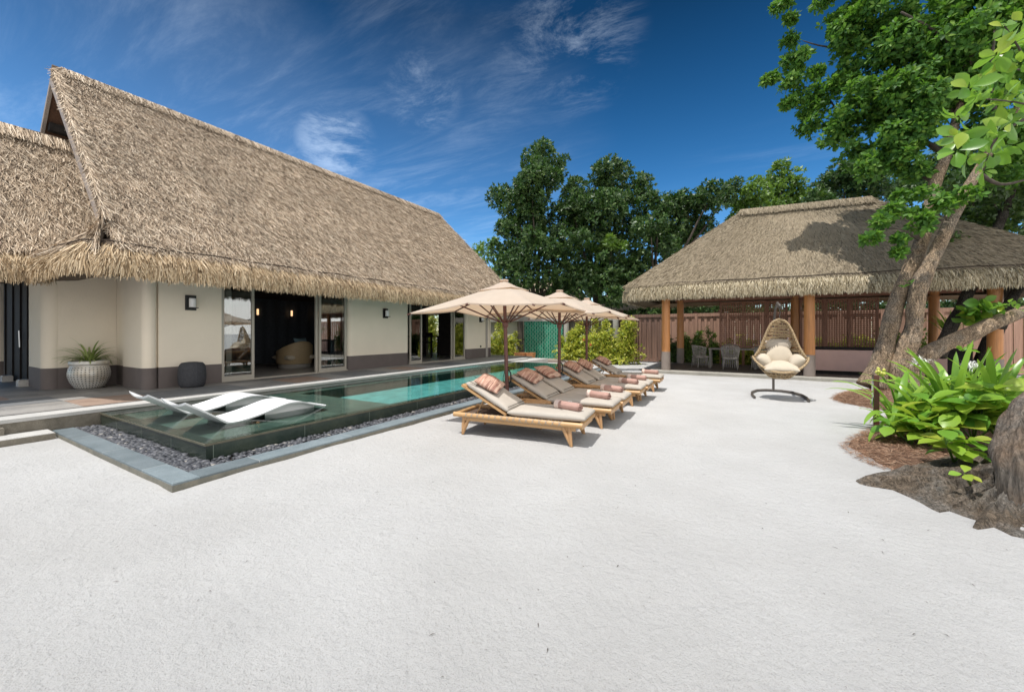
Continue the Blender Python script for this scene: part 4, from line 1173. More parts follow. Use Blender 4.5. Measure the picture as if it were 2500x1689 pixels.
# ================================================================ BOUNDARY
def board_fence(name, label, x0, x1, y, z1, mat, post=1.4, frame=True, bw=0.13, z0=0.0, group=None, frame_m=None):
    t = thing(name, label, 'fence', ((x0 + x1) / 2, y, 0), 0, group)
    ox_ = (x0 + x1) / 2
    mb = MB(); x = x0; k = 0
    while x < x1 - 0.02:
        w_ = min(bw * random.uniform(0.85, 1.1), x1 - x)
        dy = 0.03 * (k % 2) + random.uniform(0, 0.004)
        mb.box(x - ox_, x + w_ - 0.006 - ox_, 0.02 - dy, 0.04 - dy, z0 + 0.04, z1 - 0.03); x += w_; k += 1
    mb.build('boards', mat, t)
    if frame:
        mb = MB(); mb.box(x0 - ox_, x1 - ox_, -0.045, 0.05, z1 - 0.15, z1); mb.build('top_rail', frame_m or mat, t)
        mb = MB(); mb.box(x0 - ox_, x1 - ox_, -0.04, 0.05, z0 + 0.05, z0 + 0.20); mb.build('bottom_rail', frame_m or mat, t)
        n = max(1, round((x1 - x0) / post))
        for i in range(n + 1):
            xx = x0 + (x1 - x0) * i / n
            mb = MB(); mb.box(xx - 0.06 - ox_, xx + 0.06 - ox_, -0.055, 0.055, 0, z1 + 0.002); mb.build('post', frame_m or mat, t)
    return t
board_fence('wooden_fence', 'brown board fence with framed panels behind the pavilion columns', -3.2, 4.8, 20.75, 2.42, M['fence_lit'])
board_fence('wooden_fence', 'brown board fence continuing right behind the leaning tree', 4.95, 14, 20.8, 2.42, M['fence_lit'])
board_fence('wooden_gate', 'dark brown framed garden gate between the yellow shrubs and the pavilion', -4.62, -3.26, 20.7, 2.42, M['fence'], post=1.4)  # gate keeps the darker board copy, standing for dappled shade
board_fence('wooden_fence', 'dark brown fence bay beside the yellow shrubs', -5.25, -4.72, 20.6, 2.40, M['fence'])
board_fence('wooden_fence', 'weathered grey vertical board fence behind the yellow shrubs', -8.15, -5.35, 20.0, 2.15, M['greyfence'], frame=False, bw=0.07)
t = thing('garden_wall', 'grey limewashed garden wall with a beam on round columns', 'wall', (0, 0, 0))
mb = MB(); mb.box(-16, -10.98, 19.75, 19.95, 0, 2.12); mb.build('wall', M['whitewall'], t)
mb = MB(); mb.box(-16, -5.3, 19.55, 20.05, 2.13, 2.42); mb.build('beam', M['concrete'], t)
for x in (-10.85, -8.05, -5.42):
    mb = MB(); mb.lathe([(0.14, 0), (0.14, 2.13)], (x, 19.62, 0), 18); mb.build('column', M['concrete'], t, True, 40)
mb = MB(); mb.box(-13.8, -13.5, 19.6, 19.75, 0, 2.1); mb.build('pilaster', M['concrete'], t)
mb = MB(); mb.box(-10.62, -8.25, 19.60, 19.74, 0.10, 2.18)
tag(mb.build('tiled_shower_wall', M['greentile']), 'glossy emerald green tiled shower wall beyond the pool', 'tiled wall')
mb = MB(); mb.box(-10.92, -10.64, 19.40, 19.6, 0.0, 2.13); tag(mb.build('timber_post', M['metal']), 'dark brown square post left of the green tiled wall', 'post')
t = thing('outdoor_shower', 'thin steel outdoor shower pipe with a hanging cord beside the green tiles', 'shower', (-10.50, 19.40, 0.12))
mb = MB(); mb.tube([(0, 0, 0), (0, 0, 2.15), (0, -0.08, 2.25), (0, -0.25, 2.28)], 0.018, 8); mb.build('pipe', simple('brushed steel', (0.55, 0.55, 0.54), 0.35, 0.05, metal=0.9), t, True)
mb = MB(); mb.lathe([(0, 0.03), (0.10, 0), (0.10, -0.012), (0, -0.012)], (0, -0.25, 2.25), 16); mb.build('shower_head', M['metal'], t)
mb = MB(); mb.tube([(-0.06, 0, 1.0), (0.08, -0.03, 1.0)], 0.025, 8); mb.build('tap', M['black'], t)
def planter(x, y, w, label):
    t = thing('planter_box', label, 'planter', (x, y, 0.12), 0, 'orange planters beside the shower wall')
    mb = MB(); b = w / 2
    vs = [(-b * .8, -b * .8, 0), (b * .8, -b * .8, 0), (b * .8, b * .8, 0), (-b * .8, b * .8, 0), (-b, -b, 0.30), (b, -b, 0.30), (b, b, 0.30), (-b, b, 0.30),
          (-b * .88, -b * .88, 0.30), (b * .88, -b * .88, 0.30), (b * .88, b * .88, 0.30), (-b * .88, b * .88, 0.30), (-b * .86, -b * .86, 0.24), (b * .86, -b * .86, 0.24), (b * .86, b * .86, 0.24), (-b * .86, b * .86, 0.24)]
    fs = [(3, 2, 1, 0), (12, 13, 14, 15)] + [(k + i, k + (i + 1) % 4, k + 4 + (i + 1) % 4, k + 4 + i) for k in (0, 4, 8) for i in range(4)]
    mb.add(vs, fs); mb.build('pot', M['terracotta'], t)
    mb = MB(); mb.box(-b * .85, b * .85, -b * .85, b * .85, 0.22, 0.245); mb.build('soil', M['soil'], t)
planter(-10.35, 18.75, 0.55, 'wider orange terracotta planter left of the shower pipe')
planter(-9.85, 19.0, 0.40, 'narrower orange terracotta planter right of the shower pipe')
for i, (px, py, lab) in enumerate(((1511, 903, 'oval grey stepping stone nearest the last sun lounger'), (1552, 903.5, 'oval grey stepping stone second from the pavilion column'), (1592, 903, 'oval grey stepping stone beside the left pavilion column'))):
    p = gnd(px, py); mb = MB()
    mb.lathe([(0.34, -0.02), (0.34, 0.02), (0.30, 0.04), (0, 0.04)], (0, 0, 0), 20, sx=1.25)
    o = mb.build('stepping_stone', M['deck_dark']); o.location = (p.x, p.y, 0); o.rotation_euler = (0, 0, 0.3 * i)
    tag(o, lab, 'stepping stone', 'stepping stones to the pavilion')
# far thatched roofs behind the trees
def far_roof(label, x0, x1, y, z0, z1, dy):
    t = thing('distant_thatched_house', label, 'house', ((x0 + x1) / 2, y, 0)); w = (x1 - x0) / 2
    mb = MB(); mb.add([(-w, -dy, z0), (w, -dy, z0), (w, dy, z0), (-w, dy, z0), (-w * 0.7, 0, z1), (w * 0.7, 0, z1)], [(0, 1, 5, 4), (1, 2, 5), (2, 3, 4, 5), (3, 0, 4), (3, 2, 1, 0)]); mb.build('roof', M['pthatch_base'], t)
    mb = MB(); mb.box(-w * 0.8, w * 0.8, -dy * 0.7, dy * 0.7, 0, z0); mb.build('wall', M['fence'], t)
far_roof('distant thatched house between the villa and the dark trees', -16.5, -9.5, 27, 2.7, 5.4, 3.5)
far_roof('distant thatched house glimpsed through the dark trees behind the parasols', -9, 0, 30, 3.0, 5.8, 3.5)
# ================================================================ POT, PLANT, POUF
def leaf_strip(mb, base, az, L, w, up, droop, n=8, fold=0.25, twist=0.0, taper=0.5):
    'long bending leaf: starts at angle up (deg) above horizontal and droops'
    P = []
    p = Vector(base); el = R(up)
    hd = Vector((math.cos(az), math.sin(az), 0)); sd = Vector((-math.sin(az), math.cos(az), 0))
    for i in range(n + 1):
        f = i / n
        ww = w * (min(1, f * 6 + 0.45)) * (1 - f ** 2.6) ** taper if i < n else 0.001
        d = hd * math.cos(el) + Vector((0, 0, math.sin(el)))
        nn = sd.cross(d) * -1
        s_ = sd * math.cos(twist * f) + nn * math.sin(twist * f)
        P.append([p - s_ * ww / 2 + nn * (fold * ww * 0.5), p.copy(), p + s_ * ww / 2 + nn * (fold * ww * 0.5)])
        p = p + d * (L / n); el -= R(droop) / n * (0.5 + f)
    mb.grid(P)
pot = thing('planter_pot', 'bulging silver pot pierced with rows of square holes by the recessed wall', 'plant pot', (-12.22, 2.80, DECK))
mb = MB()
pf = [(0.0, 0.0), (0.27, 0.0), (0.33, 0.04), (0.42, 0.14), (0.47, 0.25), (0.475, 0.33), (0.45, 0.42), (0.42, 0.46), (0.415, 0.475), (0.44, 0.485), (0.45, 0.51), (0.445, 0.56), (0.43, 0.57), (0.405, 0.57), (0.40, 0.50), (0, 0.50)]
pf = [(r * 0.70, z * 1.06) for r, z in pf]
tp = NT('hammered silver with dark square holes')
sp = tp.new('ShaderNodeSeparateXYZ'); tp.l.new(tp.tc.outputs['Object'], sp.inputs[0])
an = tp.new('ShaderNodeMath', operation='ARCTAN2'); tp.l.new(sp.outputs[1], an.inputs[0]); tp.l.new(sp.outputs[0], an.inputs[1])
def sq(src, k, off, lo):
    m1 = tp.new('ShaderNodeMath', operation='MULTIPLY'); tp.l.new(src, m1.inputs[0]); m1.inputs[1].default_value = k
    m2 = tp.new('ShaderNodeMath', operation='FRACT'); tp.l.new(m1.outputs[0], m2.inputs[0])
    m3 = tp.new('ShaderNodeMath', operation='GREATER_THAN'); tp.l.new(m2.outputs[0], m3.inputs[0]); m3.inputs[1].default_value = lo
    return m3.outputs[0]
zr = tp.new('ShaderNodeMath', operation='LESS_THAN'); tp.l.new(sp.outputs[2], zr.inputs[0]); zr.inputs[1].default_value = 0.47
hole = tp.new('ShaderNodeMath', operation='MULTIPLY'); tp.l.new(sq(an.outputs[0], 34 / 6.2832, 0, 0.62), hole.inputs[0]); tp.l.new(sq(sp.outputs[2], 21, 0, 0.60), hole.inputs[1])
h2 = tp.new('ShaderNodeMath', operation='MULTIPLY'); tp.l.new(hole.outputs[0], h2.inputs[0]); tp.l.new(zr.outputs[0], h2.inputs[1])
base = tp.ramp(tp.noise(4, 7, 0.7), [(0.3, (0.42, 0.36, 0.27)), (0.55, (0.62, 0.60, 0.56)), (0.75, (0.72, 0.71, 0.69))])
tp.color(tp.mix(h2.outputs[0], base, (0.03, 0.03, 0.028))); tp.set(Roughness=0.38, Metallic=0.35)
tp.normal(tp.bump(h2.outputs[0], -0.8, 0.01))
mb.lathe(pf, (0, 0, 0), 64); mb.build('pot', tp.m, pot, True, 50)
mb = MB(); mb.lathe([(0.28, 0.545), (0, 0.56)], (0, 0, 0), 24); mb.build('soil', M['soil'], pot)
mb = MB()
for k in range(70):
    a = random.random() * 6.28; up = random.choice((80, 65, 50, 40, 30)) + random.uniform(-8, 8)
    leaf_strip(mb, (0.05 * math.cos(a), 0.05 * math.sin(a), 0), a, random.uniform(0.38, 0.66), 0.036, up, random.uniform(60, 120), 9)
o = mb.build('spider_plant', M['spider'], smooth=True); o.location = (-12.22, 2.80, DECK + 0.55)
tag(o, 'arching green and cream striped spider plant growing in the silver pot', 'plant')
t = thing('pouf', 'charcoal ribbed rope pouf standing against the cream wall', 'pouf', (-10.56, 4.02, DECK))
mb = MB(); P = []
for i in range(97):
    a = 2 * math.pi * i / 96
    rb = 1 + 0.018 * math.cos(a * 32)
    rb *= 0.80; P.append([(r * rb * math.cos(a), r * rb * math.sin(a), z) for r, z in ((0.0, 0.001), (0.24, 0.0), (0.285, 0.05), (0.305, 0.15), (0.31, 0.27), (0.30, 0.40), (0.28, 0.49), (0.23, 0.54), (0.12, 0.555), (0.0, 0.56))])
mb.grid(P); mb.build('cover', M['pouf'], t, True)

# ================================================================ POOL LOUNGERS
def pool_lounger(x, y, label):
    t = thing('pool_lounger', label, 'pool lounger', (x, y, 0.235), 0, 'white moulded loungers standing in the shallow pool water')
    # profile along the length: raised back, dip, knee hump, low foot
    pr_ = [(-0.50, 0.335), (-0.38, 0.265), (-0.2, 0.15), (-0.05, 0.045), (0.02, 0.018), (0.15, 0.015), (0.40, 0.055), (0.62, 0.11), (0.80, 0.155), (0.93, 0.165), (1.08, 0.148), (1.22, 0.10), (1.36, 0.055), (1.48, 0.020), (1.56, 0.012)]
    # smooth
    pts = []
    for i in range(len(pr_) - 1):
        a_, b_2 = pr_[max(0, i - 1)], pr_[min(len(pr_) - 1, i + 2)]
        p_, q_ = pr_[i], pr_[i + 1]
        for k in range(3):
            s_ = k / 3; s2, s3 = s_ * s_, s_ ** 3
            pts.append(tuple(0.5 * ((2 * p_[m]) + (-a_[m] + q_[m]) * s_ + (2 * a_[m] - 5 * p_[m] + 4 * q_[m] - b_2[m]) * s2 + (-a_[m] + 3 * p_[m] - 3 * q_[m] + b_2[m]) * s3) for m in (0, 1)))
    pts.append(pr_[-1])
    mb = MB(); W = 0.365
    top, bot = [], []
    for i, (yy, zz) in enumerate(pts):
        f = i / (len(pts) - 1)
        w = W * (1 - 0.06 * math.sin(f * 3.14)) * (1 - 0.35 * max(0, (f - 0.86) / 0.14) ** 2)
        cup = 0.06 * max(0, 1 - f * 3.2)          # the head end is cupped
        top.append([(w * u, yy - 0.02 * (1 - abs(u)) * (i == 0), zz + cup * (abs(u) ** 2) - cup * 0.3) for u in (-1, -.75, -.5, -.25, 0, .25, .5, .75, 1)])
        bot.append([(w * u * 0.985, yy + 0.004, zz - (0.030 if f < .35 else 0.022) + cup * abs(u) ** 2 - cup * 0.3) for u in (-1, -.75, -.5, -.25, 0, .25, .5, .75, 1)])
    mb.grid(top, flip=True); mb.grid(bot)
    n = len(pts)
    L0 = [r[0] for r in top]; L1 = [r[0] for r in bot]; mb.grid([L0, L1], flip=True)
    L0 = [r[-1] for r in top]; L1 = [r[-1] for r in bot]; mb.grid([L0, L1])
    mb.grid([top[0], bot[0]]); mb.grid([top[-1], bot[-1]], flip=True)
    mb.build('shell', M['white'], t, True, 40)
    mb = MB()
    for sx in (-0.23, 0.21): mb.add([(sx, 0.55, -0.14), (sx, 1.35, -0.14), (sx, 1.35, 0.045), (sx, 1.1, 0.115), (sx, 0.93, 0.138), (sx, 0.75, 0.115), (sx, 0.55, 0.06),
                                     (sx + .02, 0.55, -0.14), (sx + .02, 1.35, -0.14), (sx + .02, 1.35, 0.045), (sx + .02, 1.1, 0.115), (sx + .02, 0.93, 0.138), (sx + .02, 0.75, 0.115), (sx + .02, 0.55, 0.06)],
                                    [(0, 1, 2, 3, 4, 5, 6), (13, 12, 11, 10, 9, 8, 7)] + [(i, (i + 1) % 7 + 0, (i + 1) % 7 + 7, i + 7) for i in range(7)])
    mb.box(-0.26, 0.26, 0.0, 0.34, -0.07, -0.018)
    mb.build('base', M['white'], t)
    return t
pool_lounger(-6.50, 2.76, 'white wave shaped lounger in the pool water, the one nearer the sand')
pool_lounger(-7.74, 2.78, 'white wave shaped lounger in the pool water, the one nearer the villa')

# ================================================================ SUN LOUNGERS
def sun_lounger(label, x, y, rz, group='teak sun loungers on the sand beside the pool'):
    t = thing('sun_lounger', label, 'sun lounger', (x, y, 0), rz, group)
    W, L, Z = 0.70, 1.95, 0.285
    mb = MB()
    r = 0.036
    mb.tube([(0, 0, Z), (L * .5, 0, Z), (L, 0, Z)], r, 12); mb.tube([(0, W, Z), (L, W, Z)], r, 12)
    mb.tube([(0.03, 0.0, Z), (0.03, W, Z)], r * 0.9, 12); mb.tube([(L - 0.03, 0, Z), (L - 0.03, W, Z)], r * 0.9, 12)
    mb.box(0.16, L - 0.10, 0.012, 0.035, Z - 0.085, Z - 0.03); mb.box(0.16, L - 0.10, W - 0.035, W - 0.012, Z - 0.085, Z - 0.03)
    mb.bbox(L - 0.05, L - 0.015, 0.03, W - 0.03, Z - 0.06, Z + 0.035, 0.01)
    mb.build('frame', M['teak'], t, True, 50)
    mb = MB(); mb.box(0.8, L - 0.04, 0.03, W - 0.03, Z - 0.01, Z + 0.022); mb.box(0.06, 0.8, 0.03, W - 0.03, Z - 0.045, Z - 0.02)
    mb.build('woven_base', M['weave'], t)
    for (lx, ly, ex, ey) in ((0.20, 0.03, -0.05, -0.035), (0.20, W - 0.03, -0.05, 0.035), (L - 0.24, 0.03, 0.09, -0.035), (L - 0.24, W - 0.03, 0.09, 0.035)):
        mb = MB()
        for dx in (-0.045, 0.045):
            P0_, P1_ = Vector((lx + dx, ly, Z - 0.02)), Vector((lx + ex, ly + ey, 0))
            mb.tube([P0_, P0_.lerp(P1_, .5), P1_], [0.030, 0.028, 0.019], 8, sq=1.0)
        mb.build('leg', M['teak2'], t, True, 50)
    mb = MB()
    for yy in (0.0, W):
        k = 0.22
        while k < L - 0.22:
            for s_ in (1, -1):
                mb.tube([(k + s_ * 0.035 * (j - 3) / 3, yy + (r + 0.003) * math.sin(a_) * (1 if yy == 0 else -1) * -1, Z + (r + 0.003) * math.cos(a_)) for j, a_ in enumerate([R(-30 + 35 * j) for j in range(7)])], 0.0035, 4)
            k += 0.095
    mb.build('lacing', M['cord'], t)
    ang = R(28); hx, hz = 0.84, Z + 0.05
    Mb = Matrix.Translation((hx, W / 2, hz)) @ Matrix.Rotation(ang, 4, 'Y')      # local -x runs up the back
    mb = MB()
    for sy in (-W / 2 + 0.05, W / 2 - 0.05): mb.box(-0.76, 0.0, sy - 0.022, sy + 0.022, -0.02, 0.012, Mb)
    mb.box(-0.82, -0.76, -W / 2 + 0.02, W / 2 - 0.02, -0.02, 0.015, Mb)
    for k in range(6): mb.box(-0.72 + k * 0.12, -0.66 + k * 0.12, -W / 2 + 0.07, W / 2 - 0.07, -0.012, 0.0, Mb)
    mb.tube([Mb @ Vector((-0.45, -0.2, -0.02)), (0.30, W / 2 - 0.2, Z - 0.01)], 0.010, 6); mb.tube([Mb @ Vector((-0.45, 0.2, -0.02)), (0.30, W / 2 + 0.2, Z - 0.01)], 0.010, 6)
    mb.build('backrest_frame', M['teak'], t, True, 50)
    mb = MB()
    mb.cushion(1.12, W - 0.03, 0.105, TR((hx + 0.575, W / 2, Z + 0.082), 0, 0, 0), p=9, q=2.4, wob=0.03)
    mb.cushion(0.77, W - 0.04, 0.095, Mb @ TR((-0.385, 0, 0.062)), p=9, q=2.4, wob=0.04)
    mb.build('mattress', M['fabric'], t, True)
    mb = MB()
    for sy in (-0.14, 0.14): mb.box(-0.80, -0.66, sy - 0.006, sy + 0.006, 0.118, 0.121, Mb @ Matrix.Rotation(R(14), 4, 'Z'))
    mb.tube([Mb @ Vector((-0.02, -W / 2 + 0.02, 0.118)), Mb @ Vector((-0.02, W / 2 - 0.02, 0.118))], 0.004, 5)
    mb.build('tie_strap', M['dark'], t)
    return t
def pillow(label, x, y, rz, sc=1.0, tw=0.25):
    # lies on the upper part of the raised back; its own thing
    W = 0.70; ang = R(28)
    Mb = Matrix.Translation((x, y, 0)) @ Matrix.Rotation(rz, 4, 'Z') @ Matrix.Translation((0.84, W / 2, 0.335)) @ Matrix.Rotation(ang, 4, 'Y') @ TR((-0.54, -0.02, 0.165), 0, 0, tw)
    mb = MB(); mb.cushion(0.40 * sc, 0.56 * sc, 0.155, p=2.4, q=1.9, pinch=0.05, n=18, wob=0.03)
    o = mb.build('pillow', M['stripe'], smooth=True); o.matrix_world = Mb
    tag(o, label, 'pillow', 'striped pillows on the sun loungers')
def towel(label, x, y, rz, tw=0.0, off=(0, 0)):
    Mb = Matrix.Translation((x, y, 0)) @ Matrix.Rotation(rz, 4, 'Z') @ TR((1.66 + off[0], 0.33 + off[1], 0.468), 0, 0, tw)
    e = thing('rolled_towel', label, 'towel', (0, 0, 0), 0, 'rolled towels on the sun loungers'); e.matrix_world = Mb
    mb = MB(); turns = 3.6; n = 110
    def ring(r, a): return (r * math.cos(a), r * math.sin(a))
    mb.tube([(0.165, 0, 0), (-0.18, 0, 0)], [0.058, 0.060], 22)
    P = []
    for i in range(n + 1):
        f = i / n; a = -2 * math.pi * turns * f; r = 0.012 + 0.055 * f
        wv = 0.0015 * math.sin(i * 1.7)
        yy, zz = ring(r + wv, a); y2, z2 = ring(r - 0.0075 + wv, a)
        P.append([(-0.20, yy, zz), (0.198 + 0.006 * math.sin(i * .9), yy, zz), (0.198 + 0.006 * math.sin(i * .9), y2, z2), (-0.20, y2, z2)])
    mb.grid(P); mb.build('roll', M['towel'], e, True, 50)
    mb = MB(); mb.tube([(-0.205, 0, 0), (-0.135, 0, 0)], 0.069, 22); mb.build('border', M['towelend'], e, True, 50)
    mb = MB()
    for sx in (-1, 1):
        mb.add([(0.03 + sx * 0.022, -0.018, 0.0655), (0.03 + sx * 0.030, -0.018, 0.0655), (0.03 + sx * 0.020, 0.012, 0.0675), (0.03 + sx * 0.012, 0.012, 0.0675)], [(0, 1, 2, 3)])
    mb.add([(0.005, 0.002, 0.068), (0.055, 0.002, 0.068), (0.055, 0.008, 0.068), (0.005, 0.008, 0.068)], [(0, 1, 2, 3)])
    mb.build('woven_mark', M['white'], e)
SL = [(-3.72, 4.68, R(6.5), 'teak sun lounger nearest the camera, first of the row', 'first sun lounger nearest the camera'),
      (-3.68, 5.92, R(3.5), 'teak sun lounger second from the camera, near one of the first touching pair', 'second sun lounger from the camera'),
      (-3.70, 6.70, R(3.0), 'teak sun lounger third from the camera, far one of the first touching pair', 'third sun lounger from the camera'),
      (-3.72, 8.12, R(2.5), 'teak sun lounger fourth from the camera, near one of the second touching pair', 'fourth sun lounger from the camera'),
      (-3.72, 8.90, R(2.5), 'teak sun lounger fifth from the camera, far one of the second touching pair', 'fifth sun lounger from the camera'),
      (-3.72, 10.40, R(2), 'teak sun lounger farthest from the camera, alone at the end of the row', 'farthest sun lounger')]
for i, (x, y, a, lab, short) in enumerate(SL):
    sun_lounger(lab, x, y, a)
    pillow('pink and brown striped pillow on the ' + short, x, y, a, 1.0, (0.22, 0.15, -0.08, 0.15, 0.2, 0.12)[i])
    towel('dusty pink rolled towel at the foot of the ' + short, x, y, a, (-0.32, -0.30, -0.25, -0.28, -0.12, -0.1)[i], ((0, 0.02), (0, 0.03), (0.0, 0.12), (0, 0.0), (0.0, 0.02), (0, 0.02))[i])
def side_table(x, y, label):
    t = thing('side_table', label, 'side table', (x, y, 0), 0.05, 'oval teak side tables between the sun loungers')
    mb = MB()
    for k in range(7):
        y0_ = -0.18 + k * 0.0515; w = 0.33 * math.sqrt(max(0.05, 1 - ((y0_ + 0.023) / 0.20) ** 2))
        mb.bbox(-w, w, y0_, y0_ + 0.046, 0.385, 0.41, 0.004)
    mb.build('tabletop', M['teak2'], t)
    for lx, ly in ((-0.2, -0.1), (0.2, -0.1), (-0.2, 0.1), (0.2, 0.1)):
        mb = MB(); mb.tube([(lx, ly, 0.39), (lx * 1.15, ly * 1.3, 0)], 0.017, 7); mb.build('leg', M['teak2'], t, True)
    mb = MB(); mb.box(-0.24, 0.24, -0.11, -0.09, 0.345, 0.384); mb.box(-0.24, 0.24, 0.09, 0.11, 0.345, 0.384); mb.build('apron', M['teak2'], t)
side_table(-2.92, 5.64, 'oval teak side table between the first and second sun loungers')
side_table(-2.80, 7.82, 'oval teak side table between the third and fourth sun loungers')
side_table(-2.85, 10.08, 'oval teak side table between the fifth and sixth sun loungers')

# ================================================================ PARASOLS
def parasol(label, x, y, lean=(0, 0), rz=0):
    t = thing('parasol', label, 'parasol', (x, y, 0), rz, 'square cream parasols beside the pool')
    t.rotation_euler = (lean[0], lean[1], rz)
    ZA, ZC, ZM, RC, RM = 2.36, 1.86, 1.95, 1.13 * math.sqrt(2), 1.09
    ribs = []
    for k in range(8):
        a = R(45 * k)
        ribs.append((a, RM if k % 2 == 0 else RC, ZM if k % 2 == 0 else ZC))
    mb = MB(); NR, NA = 10, 8
    P = []
    for k in range(8):
        a0, r0_, z0_ = ribs[k]; a1, r1_, z1_ = ribs[(k + 1) % 8]
        e0 = Vector((r0_ * math.cos(a0), r0_ * math.sin(a0), z0_)); e1 = Vector((r1_ * math.cos(a1), r1_ * math.sin(a1), z1_))
        for j in range(NA):
            s_ = j / NA; row = []
            for i in range(NR + 1):
                f = 0.08 + 0.92 * i / NR
                p_ = e0.lerp(e1, s_); q = Vector((p_.x * f, p_.y * f, ZA + (p_.z - ZA) * (f ** 0.93)))
                sag = math.sin(s_ * math.pi) * f * f
                q.z -= 0.012 * sag; q.x *= 1 - 0.03 * sag * (f > .9); q.y *= 1 - 0.03 * sag * (f > .9)
                row.append(q)
            P.append(row)
    P.append(P[0]); mb.grid(P, flip=False)
    # short hanging hem
    hem = [[r_[-1], r_[-1] + Vector((0, 0, -0.022))] for r_ in P]; mb.grid(hem)
    can = mb.build('canopy', M['canvas'], t, True, 25)
    mb = MB(); P = []
    for k in range(33):
        a = 2 * math.pi * k / 32; rr = 0.33 * (1 / max(abs(math.cos(a)), abs(math.sin(a)))) ** 0.9
        P.append([(0.05 * math.cos(a), 0.05 * math.sin(a), ZA + 0.025), (rr * .5 * math.cos(a), rr * .5 * math.sin(a), ZA - 0.055), (rr * math.cos(a), rr * math.sin(a), ZA - 0.122), (rr * math.cos(a), rr * math.sin(a), ZA - 0.132)])
    mb.grid(P); mb.build('vent', M['canvas'], can, True, 30)
    mb = MB(); mb.lathe([(0, ZA + 0.065), (0.07, ZA + 0.06), (0.08, ZA + 0.045), (0.07, ZA + 0.03), (0.06, ZA + 0.01), (0.0, ZA + 0.01)], (0, 0, 0), 20); mb.build('finial', M['canvas'], t, True, 40)
    mb = MB(); mb.tube([(0, 0, 0.03), (0, 0, 1.2), (0, 0, ZA - 0.03)], [0.034, 0.033, 0.030], 14); mb.build('pole', M['mahog'], t, True, 40)
    HUB = 1.64
    mb = MB(); mb.lathe([(0.036, HUB - 0.05), (0.05, HUB - 0.03), (0.055, HUB + 0.03), (0.085, HUB + 0.05), (0.08, HUB + 0.07), (0.035, HUB + 0.075)], (0, 0, 0), 16); mb.build('hub', M['mahog'], t, True, 40)
    for a, rr, zz in ribs:
        d = Vector((math.cos(a), math.sin(a), 0))
        def on(f, dz): return Vector((d.x * rr * f, d.y * rr * f, ZA + (zz - ZA) * (f ** 0.93) - dz))
        mb = MB(); mb.tube([on(0.03, 0.035), on(0.3, 0.028), on(0.6, 0.024), on(1.03, 0.018)], 0.013, 6); rb = mb.build('rib', M['mahog'], t, True)
        mb = MB(); mb.tube([d * 0.09 + Vector((0, 0, HUB + 0.045)), on(0.56, 0.04)], 0.0125, 6); mb.build('strut', M['mahog'], rb, True)
    mb = MB(); mb.tube([(0.03, 0, 0.90), (0.13, 0.02, 0.89), (0.14, 0.02, 0.86)], 0.010, 6); mb.tube([(0.035, 0.01, 0.86), (0.07, 0.02, 0.80), (0.075, 0.02, 0.68), (0.05, 0.01, 0.62)], 0.013, 6)
    mb.tube([(-0.035, 0, 0.84), (-0.06, -0.02, 0.72), (-0.05, -0.03, 0.58)], 0.006, 5); mb.build('crank', M['black'], t, True)
    mb = MB(); mb.lathe([(0.30, 0.0), (0.30, 0.035), (0.28, 0.045), (0.045, 0.05), (0.045, 0.30), (0.033, 0.31)], (0, 0, 0), 28); mb.build('base', M['metal'], t, True, 35)
    return t
parasol('square cream parasol nearest the camera, over the first and second loungers', -3.50, 5.88, (0, R(-1.8)))
parasol('square cream parasol in the middle of the row of three', -3.42, 7.92, (0, R(0.3)))
parasol('square cream parasol farthest from the camera, its pole before the yellow shrubs', -3.58, 10.12, (0, R(0.3)))

# ================================================================ SWING CHAIR
sw = thing('swing_chair', 'hanging egg chair of bleached rattan on a curved brown stand', 'swing chair', (0.75, 10.75, 0), R(2))
sw.scale = (0.83, 1, 1)
mb = MB(); bz = 0.035
A0 = Vector((0.0, 1.28, bz))
arcL = [Vector((-0.60, -0.22, bz)), Vector((-0.635, 0.25, bz)), Vector((-0.60, 0.65, bz)), Vector((-0.45, 1.05, bz)), Vector((-0.2, 1.24, bz)), A0, Vector((0.2, 1.24, bz)), Vector((0.45, 1.05, bz)), Vector((0.60, 0.65, bz)), Vector((0.635, 0.25, bz)), Vector((0.60, -0.22, bz))]
mb.tube(arcL, 0.032, 12)
mb.tube([A0, A0 + Vector((0, 0, 0.5)), A0 + Vector((0, -0.02, 1.2)), A0 + Vector((0, -0.12, 1.7)), A0 + Vector((0, -0.42, 2.05)), A0 + Vector((0, -0.85, 2.16)), A0 + Vector((0, -1.2, 2.08))], 0.034, 12)
mb.build('stand', M['metal'], sw, True, 50)
mb = MB(); mb.tube([(0, 0.06, 2.10), (0, 0.05, 2.0), (0.02, 0.05, 1.95), (0, 0.05, 1.88), (0, 0.06, 1.82)], 0.009, 6); mb.tube([(0, 0.08, 2.10), (0, -0.03, 2.10)], 0.045, 10); mb.build('hook', M['metal'], sw, True)
TOP, WID, BOT = 1.80, 0.93, 0.46
HWT = [(0.44, 0.0), (0.47, 0.20), (0.53, 0.29), (0.63, 0.40), (0.746, 0.50), (0.85, 0.565), (0.946, 0.60), (1.0, 0.545), (1.144, 0.455), (1.34, 0.37), (1.54, 0.285), (1.68, 0.21), (1.76, 0.13), (1.80, 0.0)]
def halfw(z):
    z = max(HWT[0][0], min(HWT[-1][0], z))
    for (a, b), (c_, d) in zip(HWT, HWT[1:]):
        if z <= c_: return b + (d - b) * (z - a) / (c_ - a)
def depth(z):
    if z >= WID:
        f = (z - WID) / (TOP - WID); return 0.10 + 0.38 * (1 - f)
    f = (WID - z) / (WID - BOT); return 0.48 * max(0.02, 1 - f ** 2.2) ** 0.5
bk = MB()
z = 0.98; k = 0
